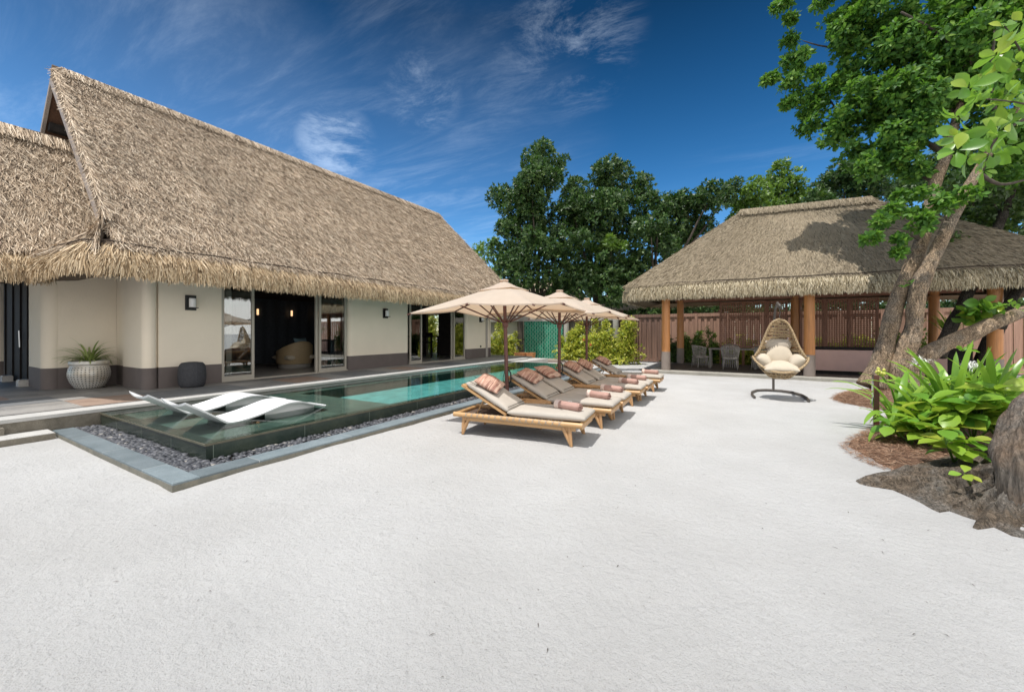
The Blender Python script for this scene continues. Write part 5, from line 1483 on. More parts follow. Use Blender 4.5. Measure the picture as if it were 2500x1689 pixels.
while z < TOP - 0.05:
    hw, dp = halfw(z) - 0.02, depth(z)
    w1 = 0.012 * math.sin(k * 2.3)
    for dz, rr in ((0, 0.013), (0.022, 0.011)):
        bk.tube([(hw * math.sin(R(a_)), dp * math.cos(R(a_)) , z + dz + w1 * math.sin(R(a_) * 2) + 0.006 * math.sin(a_ * 0.2 + k)) for a_ in range(-90, 91, 12)], rr, 6)
    z += 0.068; k += 1
for a_ in (-62, -25, 0, 25, 62):
    bk.tube([(halfw(zz) * math.sin(R(a_)), (depth(zz) + 0.015) * math.cos(R(a_)), zz) for zz in [0.5 + 0.09 * j for j in range(15)] if zz < TOP], 0.010, 6)
bk.build('backrest', M['rattan'], sw, True)
lw = MB()
for z, sc in ((0.50, 1), (0.56, 1), (0.62, 1), (0.69, 1), (0.76, 1), (0.83, 1), (0.89, 1)):
    hw, dp = halfw(z), depth(z)
    front = dp * 0.9
    rng_ = range(0, 361, 12) if z < 0.66 else range(-105, 106, 10)
    lw.tube([(hw * math.sin(R(a_)), (dp if math.cos(R(a_)) > 0 else front) * math.cos(R(a_)), z) for a_ in rng_], 0.015, 6, caps=False)
for a_ in range(0, 360, 20):
    zt = 0.93 if math.cos(R(a_)) > -0.3 else 0.66
    lw.tube([(halfw(zz) * math.sin(R(a_)), (depth(zz) if math.cos(R(a_)) > 0 else depth(zz) * .9) * math.cos(R(a_)), zz) for zz in [BOT + (zt - BOT) * j / 7 for j in range(8)]], 0.011, 6)
lw.build('basket', M['rattan'], sw, True)
rim = MB()
pts = []
for j in range(25):     # arch
    z = WID + (TOP - WID) * math.sin(j / 24 * math.pi / 2) ; pts.append(Vector((-halfw(min(z, TOP - 1e-4)), 0.02 + 0.06 * (z - WID), z)))
pts = pts + [Vector((-p.x, p.y, p.z)) for p in pts[::-1]]
rim.tube(pts, 0.026, 8)
low = []
for j in range(25):
    a_ = R(-90 + 180 * j / 24)
    low.append(Vector((0.63 * math.sin(a_), -0.44 * math.cos(a_), 0.95 - 0.32 * math.cos(a_) ** 1.4)))
rim.tube(low, 0.024, 8)
for p, q in ((pts, 1), (low, 1)):
    for j in range(0, len(p) - 1):
        m = p[j].lerp(p[j + 1], .5); d = (p[j + 1] - p[j]).normalized()
        a = d.orthogonal().normalized(); b = d.cross(a)
        rim.tube([m + (a * math.cos(R(w)) + b * math.sin(R(w))) * 0.030 + d * (0.02 * (w / 360 - .5)) for w in range(0, 361, 45)], 0.005, 4)
rim.build('rim', M['rattan'], sw, True)
cu = MB()
cu.cushion(0.62, 0.30, 0.62, TR((0, 0.20, 0.93), R(-12)), p=2.2, q=2.0)
cu.cushion(0.36, 0.50, 0.34, TR((-0.37, 0.02, 0.85), 0, R(25)), p=2.2, q=2.0)
cu.cushion(0.36, 0.50, 0.34, TR((0.37, 0.02, 0.85), 0, R(-25)), p=2.2, q=2.0)
cu.cushion(0.78, 0.66, 0.26, TR((0, -0.10, 0.73), R(8)), p=2.4, q=2.0, wob=0.03)
cu.build('seat_cushion', M['cream'], sw, True)
c = MB(); c.cushion(0.46, 0.22, 0.13, p=3, q=2.0, pinch=-0.12)
o = c.build('lumbar_pillow', simple('beige satin', (0.42, 0.36, 0.29), 0.5, 0.06), smooth=True)
o.matrix_world = TR((0.73, 10.99, 1.235), R(78)); tag(o, 'small beige lumbar pillow propped in the hanging egg chair', 'pillow')
# ================================================================ VEGETATION
T_FAR = (np.array([(0, 0, 0), (0.5, 0.22, 0.07), (1, 0, -0.03), (0.5, -0.22, 0.07)], float), np.array([(0, 1, 2, 3)]))
def leaf_template(wid=0.26, rows=5, curve=0.16, fold=0.10, peak=0.55):
    vs, fs = [], []
    for i in range(rows):
        f = i / (rows - 1)
        w = wid * (math.sin(math.pi * min(1, f ** (math.log(0.5) / math.log(peak)))) ** 0.75 if 0 < f < 1 else 0.02)
        z = -curve * f * f
        for s_ in (-1, 0, 1): vs.append((f, w * s_, z + fold * abs(s_) * w / wid))
    for i in range(rows - 1):
        for j in range(2): a = i * 3 + j; fs.append((a, a + 3, a + 4, a + 1))
    return np.array(vs, float), np.array(fs)
T_MID = leaf_template(0.24, 4, 0.14, 0.08, 0.6)
T_NEAR = leaf_template(0.30, 6, 0.18, 0.09, 0.6)
T_SHRUB = leaf_template(0.24, 3, 0.2, 0.05, 0.5)
def instances(name, tmpl, pos, X, Z, scale, mat, parent=None, smooth=False):
    tv, tf = tmpl; n = len(pos)
    X = X / np.linalg.norm(X, axis=1)[:, None]
    Y = np.cross(Z, X); Y /= (np.linalg.norm(Y, axis=1)[:, None] + 1e-9); Z = np.cross(X, Y)
    sc = scale[:, None, None]
    V = pos[:, None, :] + sc * (tv[None, :, 0:1] * X[:, None, :] + tv[None, :, 1:2] * Y[:, None, :] + tv[None, :, 2:3] * Z[:, None, :])
    m = len(tv); F = (tf[None, :, :] + (np.arange(n) * m)[:, None, None]).reshape(-1, 4)
    me = bpy.data.meshes.new(name)
    me.vertices.add(n * m); me.vertices.foreach_set('co', V.astype(np.float32).reshape(-1))
    me.loops.add(len(F) * 4); me.loops.foreach_set('vertex_index', F.astype(np.int32).reshape(-1))
    me.polygons.add(len(F)); me.polygons.foreach_set('loop_start', np.arange(0, len(F) * 4, 4, dtype=np.int32))
    if smooth: me.polygons.foreach_set('use_smooth', np.ones(len(F), dtype=bool))
    me.materials.append(mat); me.update(calc_edges=True)
    o = bpy.data.objects.new(name, me); COL.objects.link(o); o.parent = parent
    return o
def unit(a): return a / (np.linalg.norm(a, axis=1)[:, None] + 1e-9)
def rosettes(C, A, k, L, spread=(15, 75)):
    'k leaves round each axis'
    n = len(C); A = unit(A)
    ref = unit(rng.normal(size=(n, 3))); U = unit(np.cross(A, ref)); W = np.cross(A, U)
    C2 = np.repeat(C, k, 0); A2 = np.repeat(A, k, 0); U2 = np.repeat(U, k, 0); W2 = np.repeat(W, k, 0)
    ph = (np.tile(np.arange(k), n) * 2.399 + np.repeat(rng.random(n) * 6.28, k) + rng.normal(0, 0.25, n * k))[:, None]
    el = np.radians(rng.uniform(spread[0], spread[1], n * k))[:, None]
    X = np.sin(el) * (U2 * np.cos(ph) + W2 * np.sin(ph)) + np.cos(el) * A2
    Z = A2 + rng.normal(0, 0.25, (n * k, 3))
    return C2 + X * 0.02, X, Z, rng.uniform(L[0], L[1], n * k)
def clump_points(blobs, dens, sub=(8, 14), subr=(0.28, 0.45), fill=0.85, squash=0.85):
    'blobs: (Vector, radius). returns rosette centres and outward axes'
    Cs, As = [], []
    for c, r in blobs:
        c = np.array(c); ns = random.randint(*sub)
        for _ in range(ns):
            d = unit(rng.normal(size=(1, 3)))[0]; d[2] *= squash
            sr = r * random.uniform(*subr)
            sc = c + d * (r - sr * 0.6) * random.uniform(0.55, 1.05)
            n = max(3, int(dens * sr * sr))
            dd = unit(rng.normal(size=(n, 3)))
            rr = sr * rng.uniform(0.55, 1.05, n)[:, None] ** 0.6
            p = sc + dd * rr * np.array([1, 1, 0.8])
            Cs.append(p); As.append(dd * 0.8 + (p - c) / r * 0.5 + np.array([0, 0, 0.55]) + rng.normal(0, 0.25, (n, 3)))
    return np.concatenate(Cs), np.concatenate(As)
def limbs(mb, base, blobs, r0, n=7, segs=5):
    base = Vector(base)
    for c, r in random.sample(blobs, min(n, len(blobs))):
        c = Vector(c); pts = []
        for i in range(segs + 1):
            f = i / segs
            p = base.lerp(c, f); p.z = base.z + (c.z - base.z) * (f ** 0.8); pts.append(p + Vector((random.uniform(-1, 1), random.uniform(-1, 1), random.uniform(-.5, .5))) * 0.12 * (0 < i < segs))
        mb.tube(pts, [r0 * (1 - 0.85 * i / segs) for i in range(segs + 1)], 6)
def bg_tree(label, blobs_px, D, trunk_px, leaf=(0.17, 0.30), dens=95, mat='leaf_far', dj=1.5, r0=0.16, group='trees behind the garden fence'):
    blobs = []
    for px, py, rp in blobs_px:
        dd = D + random.uniform(-dj, dj)
        blobs.append((at(px, py, dd), rp * dd / FPX))
    b0 = at(trunk_px, HY, D); b0.z = 0
    t = thing('tree', label, 'tree', b0, 0, group)
    C, A = clump_points(blobs, dens)
    P, X, Z, S_ = rosettes(C, A, 7, leaf, (25, 85))
    off = np.array(b0)
    instances('crown', T_FAR, P - off, X, Z, S_, M[mat], t)
    mb = MB()
    zt = min(b[0].z for b in blobs)
    fork = Vector((b0.x, b0.y, max(1.5, zt * 0.7)))
    mb.tube([b0 - b0, Vector((0.1, 0, fork.z * .5)), Vector((0, 0, fork.z))], [r0 * 1.3, r0 * 1.1, r0], 10)
    limbs(mb, (0, 0, fork.z), [(c - b0, r) for c, r in blobs], r0 * 0.8, 9)
    mb.build('trunk', M['branch'], t, True)
    return t
bg_tree('tall dark green tree with a narrow rounded top, left of the group behind the parasols', [(1322, 392, 62), (1318, 440, 62), (1300, 488, 48), (1290, 455, 45), (1219, 486, 34), (1262, 508, 52), (1240, 478, 30), (1300, 540, 70), (1262, 575, 70), (1240, 625, 62), (1300, 625, 85), (1350, 690, 75), (1265, 675, 55), (1210, 690, 40), (1375, 600, 60)], 23.5, 1310)
bg_tree('broad dark green tree with a domed top, middle of the group behind the parasols', [(1500, 425, 60), (1548, 448, 48), (1470, 465, 55), (1414, 470, 48), (1395, 510, 55), (1465, 515, 80), (1530, 510, 62), (1420, 565, 78), (1500, 570, 60), (1440, 640, 85), (1400, 700, 75), (1480, 700, 70), (1555, 560, 45)], 24.5, 1455)
bg_tree('lower dark green tree whose crown runs down behind the left slope of the pavilion roof', [(1609, 500, 45), (1650, 492, 45), (1690, 498, 46), (1738, 482, 44), (1640, 550, 62), (1700, 545, 55), (1590, 580, 68), (1650, 600, 60), (1540, 640, 72), (1590, 650, 60), (1500, 660, 60), (1530, 700, 50), (1780, 470, 40)], 24.0, 1600)
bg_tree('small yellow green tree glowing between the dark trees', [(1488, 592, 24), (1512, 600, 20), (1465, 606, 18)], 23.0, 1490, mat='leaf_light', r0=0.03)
bg_tree('distant feathery tree low between the villa roof and the tall dark tree', [(1172, 606, 18), (1205, 600, 26), (1190, 632, 24), (1225, 640, 24), (1160, 628, 14), (1215, 665, 26)], 30, 1205, mat='leaf_light', dens=50, r0=0.1)
bg_tree('bright topped green tree rising over the left half of the pavilion ridge', [(1845, 470, 40), (1905, 432, 42), (1880, 470, 48), (1930, 470, 46), (1810, 490, 36), (1960, 492, 40), (1900, 510, 50), (1830, 520, 50)], 24, 1890, mat='leaf_light', dens=85)
bg_tree('dark green tree rising over the right half of the pavilion ridge', [(2010, 462, 42), (2050, 430, 45), (2095, 440, 50), (2140, 430, 55), (2070, 480, 50), (2160, 470, 55), (2210, 450, 60), (2000, 500, 40)], 24, 2080, dens=90)
bg_tree('dark tree filling the gap behind the leaning tree at the right', [(2280, 430, 70), (2350, 400, 80), (2430, 420, 85), (2500, 380, 90), (2390, 500, 90), (2480, 520, 100), (2300, 520, 60), (2560, 460, 100), (2480, 620, 90), (2560, 640, 100)], 19, 2430, dens=70)
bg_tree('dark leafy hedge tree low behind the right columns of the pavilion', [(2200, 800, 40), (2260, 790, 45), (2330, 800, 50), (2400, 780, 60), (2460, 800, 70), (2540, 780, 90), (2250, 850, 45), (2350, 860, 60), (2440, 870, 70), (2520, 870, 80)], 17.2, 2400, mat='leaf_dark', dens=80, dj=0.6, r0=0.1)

bg_tree('dark hedge of leaves just above the fence between the pavilion columns', [(x_, 755 + 12 * math.sin(x_), 30) for x_ in range(1560, 2620, 32)], 23.2, 1700, mat='leaf_far', dens=90, dj=0.5, r0=0.1)
# ---- shrubs against the boundary
def shrub(label, px, Y, top_px, w, mat='leaf_shrub', n=900, group='leafy shrubs along the boundary wall', leafs=(0.08, 0.15), name='shrub', stems=9, basez=0.0):
    lat = (px - CX) / FPX; D = Y / (RT[1] * lat + FW[1])
    b0 = at(px, HY, D); b0.z = basez
    h = EYE + (HY - top_px) / FPX * D - basez
    t = thing(name, label, 'shrub', b0, 0, group)
    mb = MB(); C, A = [], []
    for k in range(stems):
        a = random.random() * 6.28; rr = w * random.uniform(0.1, 0.5)
        tip = Vector((rr * math.cos(a), rr * math.sin(a) * 0.7, h * (random.uniform(0.40, 1.0) if k else 1.0)))
        q = Vector((tip.x * 0.25, tip.y * 0.25, 0)); pts = [q, q.lerp(tip, .5) + Vector((random.uniform(-.06, .06), random.uniform(-.06, .06), 0)), tip]
        mb.tube(pts, [0.014, 0.010, 0.004], 5)
        m = int(n / stems / 3)
        f = rng.random(m) ** 0.8
        for fi in f:
            p = pts[0].lerp(pts[1], fi * 2) if fi < .5 else pts[1].lerp(pts[2], fi * 2 - 1)
            sp_ = 0.24 * w * (1.15 - fi)
            o_ = np.array(p) + rng.normal(0, 1, 3) * np.array([sp_, sp_, 0.06]); o_[2] = max(0.03, o_[2])
            C.append(o_); A.append(rng.normal(0, 0.5, 3) + np.array([0, -0.2, 0.8]))
    P, X, Z, S_ = rosettes(np.array(C), np.array(A), 5, leafs, (25, 95))
    instances('foliage', T_SHRUB, P, X, Z, S_, M[mat], t)
    mb.build('stem', M['branch'], t, True)
    return t
shrub('bright yellow green shrub against the pale wall left of the first parasol pole', 1215, 18.9, 775, 1.4, n=2400)
shrub('bright yellow green shrub low against the pale wall just right of the first parasol pole', 1246, 18.9, 812, 1.2, n=1800)
shrub('yellow green shrub in front of the grey fence beside the second parasol pole', 1388, 19.0, 806, 1.2, n=2000)
shrub('yellow green shrub with a pointed top, just left of the third parasol pole', 1408, 18.9, 786, 1.2, n=2200)
shrub('yellow green shrub dotted with red flowers behind the third parasol pole', 1440, 18.8, 815, 1.3, n=2200)
shrub('tallest yellow green shrub standing before the concrete column', 1466, 18.9, 774, 1.2, n=2600)
shrub('dense yellow green shrub low before the end of the grey fence', 1500, 18.8, 800, 1.3, n=2600)
shrub('darker yellow green shrub climbing beside the brown fence', 1532, 19.0, 772, 1.1, n=2200)
for px, py, lab in ((1425, 829, 'red flower among the yellow shrubs, the upper one left of the third parasol pole'), (1442, 841, 'red flower among the yellow shrubs, the lower one right of the third parasol pole')):
    p = at(px, py, 18.6); mb = MB()
    for k in range(5):
        a = k * 1.257; mb.add([(0, 0, 0), (0.05 * math.cos(a - .35), 0.02, 0.05 * math.sin(a - .35)), (0.07 * math.cos(a), -0.02, 0.07 * math.sin(a)), (0.05 * math.cos(a + .35), 0.02, 0.05 * math.sin(a + .35))], [(0, 1, 2, 3)])
    o = mb.build('flower', M['redflower']); o.location = p
    tag(o, lab, 'flower', 'red flowers in the shrubs')
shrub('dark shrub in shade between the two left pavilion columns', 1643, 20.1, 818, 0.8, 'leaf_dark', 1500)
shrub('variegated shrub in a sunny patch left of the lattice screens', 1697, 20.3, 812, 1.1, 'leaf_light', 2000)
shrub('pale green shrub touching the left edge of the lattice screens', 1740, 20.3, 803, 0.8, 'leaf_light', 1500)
shrub('low shrub behind the left group of lattice screens', 1800, 20.35, 822, 1.6, 'leaf_shrub', 1800)
shrub('low shrub behind the middle lattice screens', 1880, 20.35, 822, 1.6, 'leaf_shrub', 1500)
shrub('low shrub behind the right group of lattice screens', 2050, 20.35, 822, 2.0, 'leaf_shrub', 2000)
shrub('low shrub behind the last lattice screen', 2120, 20.35, 820, 1.6, 'leaf_shrub', 1600)
shrub('green shrub behind the stems of the leaning tree', 2200, 19.9, 790, 1.6, 'leaf_light', 1800)
# garden behind the villa, seen through its far doorways
shrub('sunlit lime shrub outside the wider garden doorway at the far end of the villa', 1057, 18.4, 700, 1.6, n=4200, leafs=(0.09, 0.15), group='sunlit shrubs behind the villa')
shrub('sunlit lime shrub outside the garden doorway, left one of the pair behind the villa', 1040, 19.2, 700, 1.8, n=3500, leafs=(0.09, 0.15), group='sunlit shrubs behind the villa')
shrub('sunlit lime shrub outside the narrow garden doorway behind the villa', 1118, 18.3, 735, 1.3, n=3600, leafs=(0.09, 0.15), group='sunlit shrubs behind the villa')

# palm-like tuft and epiphyte fern
def strap_plant(name, label, cat, loc, n, L, w, ups, droop, mat, group=None, az=None, seed=1):
    random.seed(seed); mb = MB()
    for k in range(n):
        a = random.uniform(0, 6.28) if az is None else random.uniform(*az)
        leaf_strip(mb, (0.04 * math.cos(a), 0.04 * math.sin(a), 0.0), a, random.uniform(*L), random.uniform(*w), random.uniform(*ups), random.uniform(*droop), 11, twist=random.uniform(-.5, .5))
    o = mb.build(name, mat, smooth=True); o.location = loc
    return tag(o, label, cat, group)
p = at(2318, 800, 13.2)
strap_plant('fan_plant', 'upright fan of bright narrow leaves beyond the dark leaning stem', 'plant', (p.x, p.y, p.z - 0.35), 26, (0.6, 1.1), (0.04, 0.06), (60, 88), (20, 60), M['lily'], seed=3)

# ---- bark tubes
from mathutils import noise as mn
def bark_tube(mb, pts, rs, n=22, amp=0.10, sub=6, seed=0, flute=0.0, rough=0.0):
    'irregular trunk: smooth spline through the points with a lumpy radius'
    P_, Rr = [], []
    pts = [Vector(p) for p in pts]
    for i in range(len(pts) - 1):
        a_, p_, q_, b_2 = pts[max(0, i - 1)], pts[i], pts[i + 1], pts[min(len(pts) - 1, i + 2)]
        for k in range(sub):
            s_ = k / sub; s2, s3 = s_ * s_, s_ ** 3
            P_.append(0.5 * ((2 * p_) + (q_ - a_) * s_ + (2 * a_ - 5 * p_ + 4 * q_ - b_2) * s2 + (3 * p_ - a_ - 3 * q_ + b_2) * s3)); Rr.append(rs[i] * (1 - s_) + rs[i + 1] * s_)
    P_.append(pts[-1]); Rr.append(rs[-1])
    vs, fs = [], []; up = None
    for i, p in enumerate(P_):
        tn = (P_[min(i + 1, len(P_) - 1)] - P_[max(i - 1, 0)]).normalized()
        if up is None: up = Vector((0, 0, 1)) if abs(tn.z) < .9 else Vector((1, 0, 0))
        a = (up - tn * up.dot(tn)).normalized(); up = a; b = tn.cross(a)
        iw = i * 6 / sub
        for k in range(n):
            an = 2 * math.pi * k / n
            lump = 1 + amp * (math.sin(2 * an + iw * 0.35 + seed) * 0.45 + math.sin(5 * an - iw * 0.22 + seed * 2) * 0.3 + math.sin(9 * an + iw * 0.6) * 0.18 + 0.35 * math.sin(iw * 0.7 + seed)) + flute * abs(math.sin(3.5 * an + seed))
            if rough:
                ca, sa = math.cos(an), math.sin(an)
                lump += rough * (1.2 * mn.noise(Vector((ca * 1.6, sa * 1.6, i * 0.02 + seed))) + 0.8 * abs(mn.noise(Vector((ca * 5, sa * 5, i * 0.02 + seed)))) + 0.45 * mn.noise(Vector((ca * 13, sa * 13, i * 0.03))))
            vs.append(p + (a * math.cos(an) + b * math.sin(an)) * Rr[i] * lump)
    for i in range(len(P_) - 1):
        for k in range(n): k2 = (k + 1) % n; fs.append((i * n + k, i * n + k2, (i + 1) * n + k2, (i + 1) * n + k))
    fs.append(tuple(range(n))[::-1]); fs.append(tuple((len(P_) - 1) * n + k for k in range(n)))
    mb.add(vs, fs)
def px_tube(mb, pl, off, **k):
    'pl: (px, py, D, radius in photo pixels)'
    pts = [at(a, b, d) - off for a, b, d, r in pl]; rs = [r * d / FPX / math.sqrt(1 + ((a - CX) / FPX) ** 2) for a, b, d, r in pl]
    bark_tube(mb, pts, rs, **k)
# ---- the two-stemmed leaning tree
b0 = at(2170, 930, 9.8)
tree = thing('leaning_tree', 'large leaning tree with two pale cracked stems in front of the pavilion', 'tree', b0)
mb = MB()
px_tube(mb, [(2128, 945, 9.75, 40), (2146, 898, 9.75, 29), (2162, 844, 9.75, 25), (2174, 795, 9.75, 23), (2186, 745, 9.8, 23), (2208, 689, 9.8, 22), (2226, 650, 9.85, 21), (2250, 590, 9.9, 20), (2264, 535, 9.9, 19), (2283, 446, 10, 17), (2310, 379, 10, 16), (2335, 290, 10, 13), (2365, 180, 10, 10), (2380, 60, 10, 6)], b0, seed=1)
mb.build('trunk', M['bark'], tree, True)
mb = MB()
px_tube(mb, [(2205, 945, 9.6, 46), (2197, 900, 9.55, 34), (2212, 855, 9.5, 27), (2229, 805, 9.5, 25), (2234, 753, 9.5, 24), (2243, 702, 9.5, 24), (2268, 650, 9.5, 22), (2300, 585, 9.5, 20), (2335, 510, 9.5, 18), (2385, 420, 9.5, 15), (2440, 330, 9.5, 13), (2500, 240, 9.5, 10)], b0, seed=4, amp=0.13)
mb.build('trunk', M['bark'], tree, True)
mb = MB()
for pl in ([(2310, 379, 10, 10), (2230, 330, 10.8, 7), (2150, 300, 11.3, 5), (2060, 300, 11.7, 3), (1990, 280, 12.1, 1)], [(2283, 446, 10, 9), (2200, 400, 10.6, 5), (2120, 385, 11.1, 2)], [(2335, 290, 10, 9), (2260, 200, 10.8, 7), (2150, 120, 11.4, 5), (2020, 115, 12.0, 2.5), (1960, 100, 12.2, 1)],
           [(2250, 590, 9.9, 6), (2200, 560, 9.7, 3), (2150, 562, 9.5, 1)], [(2365, 180, 10, 7), (2300, 90, 10, 5), (2200, 30, 10, 3)], [(2440, 330, 9.5, 8), (2420, 200, 9.3, 6), (2430, 60, 9.3, 4)], [(2060, 300, 11.7, 3), (2010, 230, 12.1, 2), (1910, 198, 12.25, 0.8)],
           [(2385, 420, 9.5, 8), (2440, 450, 9.4, 6), (2500, 440, 9.3, 4)]):
    mb = MB(); px_tube(mb, pl, b0, sub=4, n=8, amp=0.05); mb.build('branch', M['branch'], tree, True)
near = [(1875, 196, 12, 12.25), (1888, 188, 9, 12.25), (1911, 8, 22, 11.95), (2010, 4, 26, 11.85), (1932, 45, 12, 12.15), (1929, 98, 17, 12.15), (1947, 147, 34, 12.15), (1938, 200, 26, 12.15), (1925, 252, 14, 12.15), (1990, 180, 16, 12.05), (1995, 245, 48, 12.05), (1985, 300, 38, 12.05), (2040, 335, 44, 11.60), (2110, 262, 70, 11.00), (2062, 190, 35, 11.50), (2075, 105, 48, 11.50), (2045, 55, 35, 11.60),
        (2134, 45, 75, 10.90), (2195, 134, 85, 10.80), (2240, 240, 85, 10.30), (2175, 334, 65, 10.60), (2090, 379, 40, 11.20), (2134, 405, 40, 10.60), (2210, 395, 38, 10.20), (2268, 40, 90, 10.20), (2350, 100, 90, 9.90), (2446, 22, 90, 9.80), (2313, 215, 70, 10.10), (2250, 312, 50, 10.10), (2420, 200, 80, 9.70), (2400, 320, 60, 9.70), (2480, 330, 60, 9.50)]
low_ = [(2178, 520, 28, 9.4), (2128, 585, 18, 9.3), (2145, 540, 16, 9.35), (2230, 520, 22, 9.6), (2195, 618, 9, 9.3), (2195, 583, 10, 9.3), (2300, 500, 26, 9.2), (2255, 545, 26, 9.0), (2260, 475, 30, 9.5), (2205, 480, 22, 9.8), (2350, 480, 30, 9.2)]
def to_blobs(l): return [(at(a, b, d), r * d / FPX / 1.15) for a, b, r, d in l]
near = [(a, b, r * 1.18, d) for a, b, r, d in near] + [(2080, 300, 45, 11.4), (2130, 200, 60, 11.2), (2170, 240, 60, 11), (2200, 60, 70, 11), (2300, 150, 80, 10.6), (2200, 320, 55, 10.8), (2370, 230, 70, 10.4), (2320, 30, 80, 10.6), (2240, 420, 30, 10.2), (2080, 160, 40, 11.5), (2090, 40, 50, 11.5), (2480, 130, 90, 10), (2440, 420, 60, 10), (2580, 60, 110, 10.2), (2600, 240, 110, 10.2), (2720, 140, 110, 10.2), (2560, 400, 80, 10.2), (2700, 330, 90, 10.2), (2140, -90, 80, 11), (2280, -120, 100, 10.8), (2430, -130, 110, 10.4), (2600, -110, 110, 10.4), (2040, -70, 50, 11.5)]
C, A = clump_points(to_blobs(near), 230, sub=(11, 15), subr=(0.28, 0.45))
P, X, Z, S_ = rosettes(C, A, 7, (0.11, 0.19), (30, 100))
instances('crown', T_MID, P - np.array(b0), X, Z, S_, M['leaf_mid'], tree, True)
C, A = clump_points(to_blobs(low_), 130, sub=(6, 9), subr=(0.3, 0.45))
P, X, Z, S_ = rosettes(C, A, 7, (0.12, 0.19), (30, 100))
instances('crown', T_MID, P - np.array(b0), X, Z, S_, M['leaf_mid'], tree, True)
# ---- dark limbs beyond
b1 = at(2260, 915, 10.6)
t2 = thing('spreading_tree', 'old spreading tree with a long low limb and dark stems at the right edge', 'tree', b1)
mb = MB()
px_tube(mb, [(2215, 935, 10.2, 30), (2255, 873, 10.2, 27), (2312, 838, 10.1, 26), (2370, 815, 10.0, 25), (2430, 787, 9.9, 25), (2500, 760, 9.8, 24), (2590, 725, 9.7, 22), (2700, 660, 9.6, 18)], b1, seed=2, amp=0.14)
mb.build('limb', M['bark'], t2, True)
mb = MB()
px_tube(mb, [(2290, 870, 10.8, 24), (2310, 825, 10.8, 19), (2326, 789, 10.8, 18), (2346, 752, 10.8, 17), (2363, 715, 10.8, 17), (2381, 676, 10.9, 17), (2400, 630, 11, 17), (2425, 580, 11, 16), (2450, 520, 11.2, 14), (2480, 430, 11.3, 12)], b1, seed=5)
mb.build('stem', M['barkdark'], t2, True)
mb = MB()
px_tube(mb, [(2440, 800, 10.2, 20), (2462, 745, 10.2, 16), (2485, 705, 10.3, 14), (2520, 650, 10.4, 13), (2560, 560, 10.5, 12)], b1, seed=6)
mb.build('stem', M['barkdark'], t2, True)
mb = MB()
px_tube(mb, [(2395, 920, 11.6, 40), (2410, 870, 11.6, 30), (2425, 820, 11.6, 26), (2445, 760, 11.6, 24), (2455, 700, 11.7, 20), (2470, 600, 11.8, 18)], b1, seed=8)
mb.build('stem', M['barkdark'], t2, True)
C, A = clump_points(to_blobs([(2380, 540, 60, 11.5), (2440, 560, 80, 11.5), (2500, 480, 90, 11.3), (2340, 470, 40, 11.3), (2420, 450, 70, 11.3), (2500, 600, 60, 11.4), (2330, 590, 26, 11.2), (2470, 660, 30, 11), (2400, 610, 40, 11.4)]), 130, sub=(8, 12))
P, X, Z, S_ = rosettes(C, A, 7, (0.12, 0.19), (30, 100))
instances('crown', T_MID, P - np.array(b1), X, Z, S_, M['leaf_dark'], t2, True)
# epiphyte on the limb and small sprouts
def broad_tuft(name, label, cat, loc, n, L, mat, parent=None, spread=(30, 90), tm=T_NEAR, axis=(0, 0, 1), jitter=0.06, group=None):
    C = np.array([tuple(loc)]) + rng.normal(0, jitter, (n, 3)); A = np.tile(np.array(axis, float), (n, 1)) + rng.normal(0, 0.35, (n, 3))
    P, X, Z, S_ = rosettes(C, A, 4, L, spread)
    o = instances(name, tm, P - np.array(tuple(loc)), X, Z, S_, mat, parent, True)
    o.location = loc
    if parent is None: tag(o, label, cat, group)
    return o
broad_tuft('fern_clump', 'bright green leafy clump growing in the fork of the dark stems', 'plant', at(2395, 770, 10.25), 12, (0.28, 0.45), M['leaf_near'], axis=(-0.2, -0.5, 0.5), jitter=0.13, spread=(30, 80))
broad_tuft('leaf_sprout', 'small green sprout growing on the dark stem near the right column', 'sprout', at(2436, 690, 10.4), 6, (0.10, 0.18), M['leaf_mid'], jitter=0.09)
broad_tuft('leaf_sprout', 'small green sprout on top of the long low limb', 'sprout', at(2465, 748, 9.6), 4, (0.10, 0.18), M['leaf_near'], jitter=0.07)
broad_tuft('leaf_sprout', 'small bright sprout on the pale stem of the leaning tree', 'sprout', at(2208, 698, 9.3), 3, (0.08, 0.14), M['leaf_mid'], jitter=0.04)

# ---- big old foreground tree: root flare, hollow log, overhanging branch
bF = Vector((1.75, 4.55, 0))
ft = thing('gnarled_tree', 'gnarled old tree base with spreading roots at the right edge of the sand', 'tree', bF)
mb = MB()
px_tube(mb, [(2520, 1330, 3.35, 118), (2512, 1240, 3.35, 92), (2504, 1160, 3.35, 78), (2504, 1090, 3.4, 76), (2518, 1030, 3.5, 80), (2570, 990, 3.6, 78), (2680, 920, 3.7, 74), (2850, 800, 3.9, 66), (3000, 600, 4.1, 50)], bF, n=150, seed=3, amp=0.12, sub=24, flute=0.05, rough=0.22)
pc = at(2478, 1005, 3.2) - bF
M['barkfore'] = bark_mat('gnarled old bark with a bare weathered patch', (0.08, 0.058, 0.042), (0.30, 0.215, 0.15), 0.8, (0.22, 0.20, 0.175), ((pc.x + 0.045, pc.y + 0.045, pc.z + 0.045), 0.17), 0.85)
mb.build('trunk', M['barkfore'], ft, True)
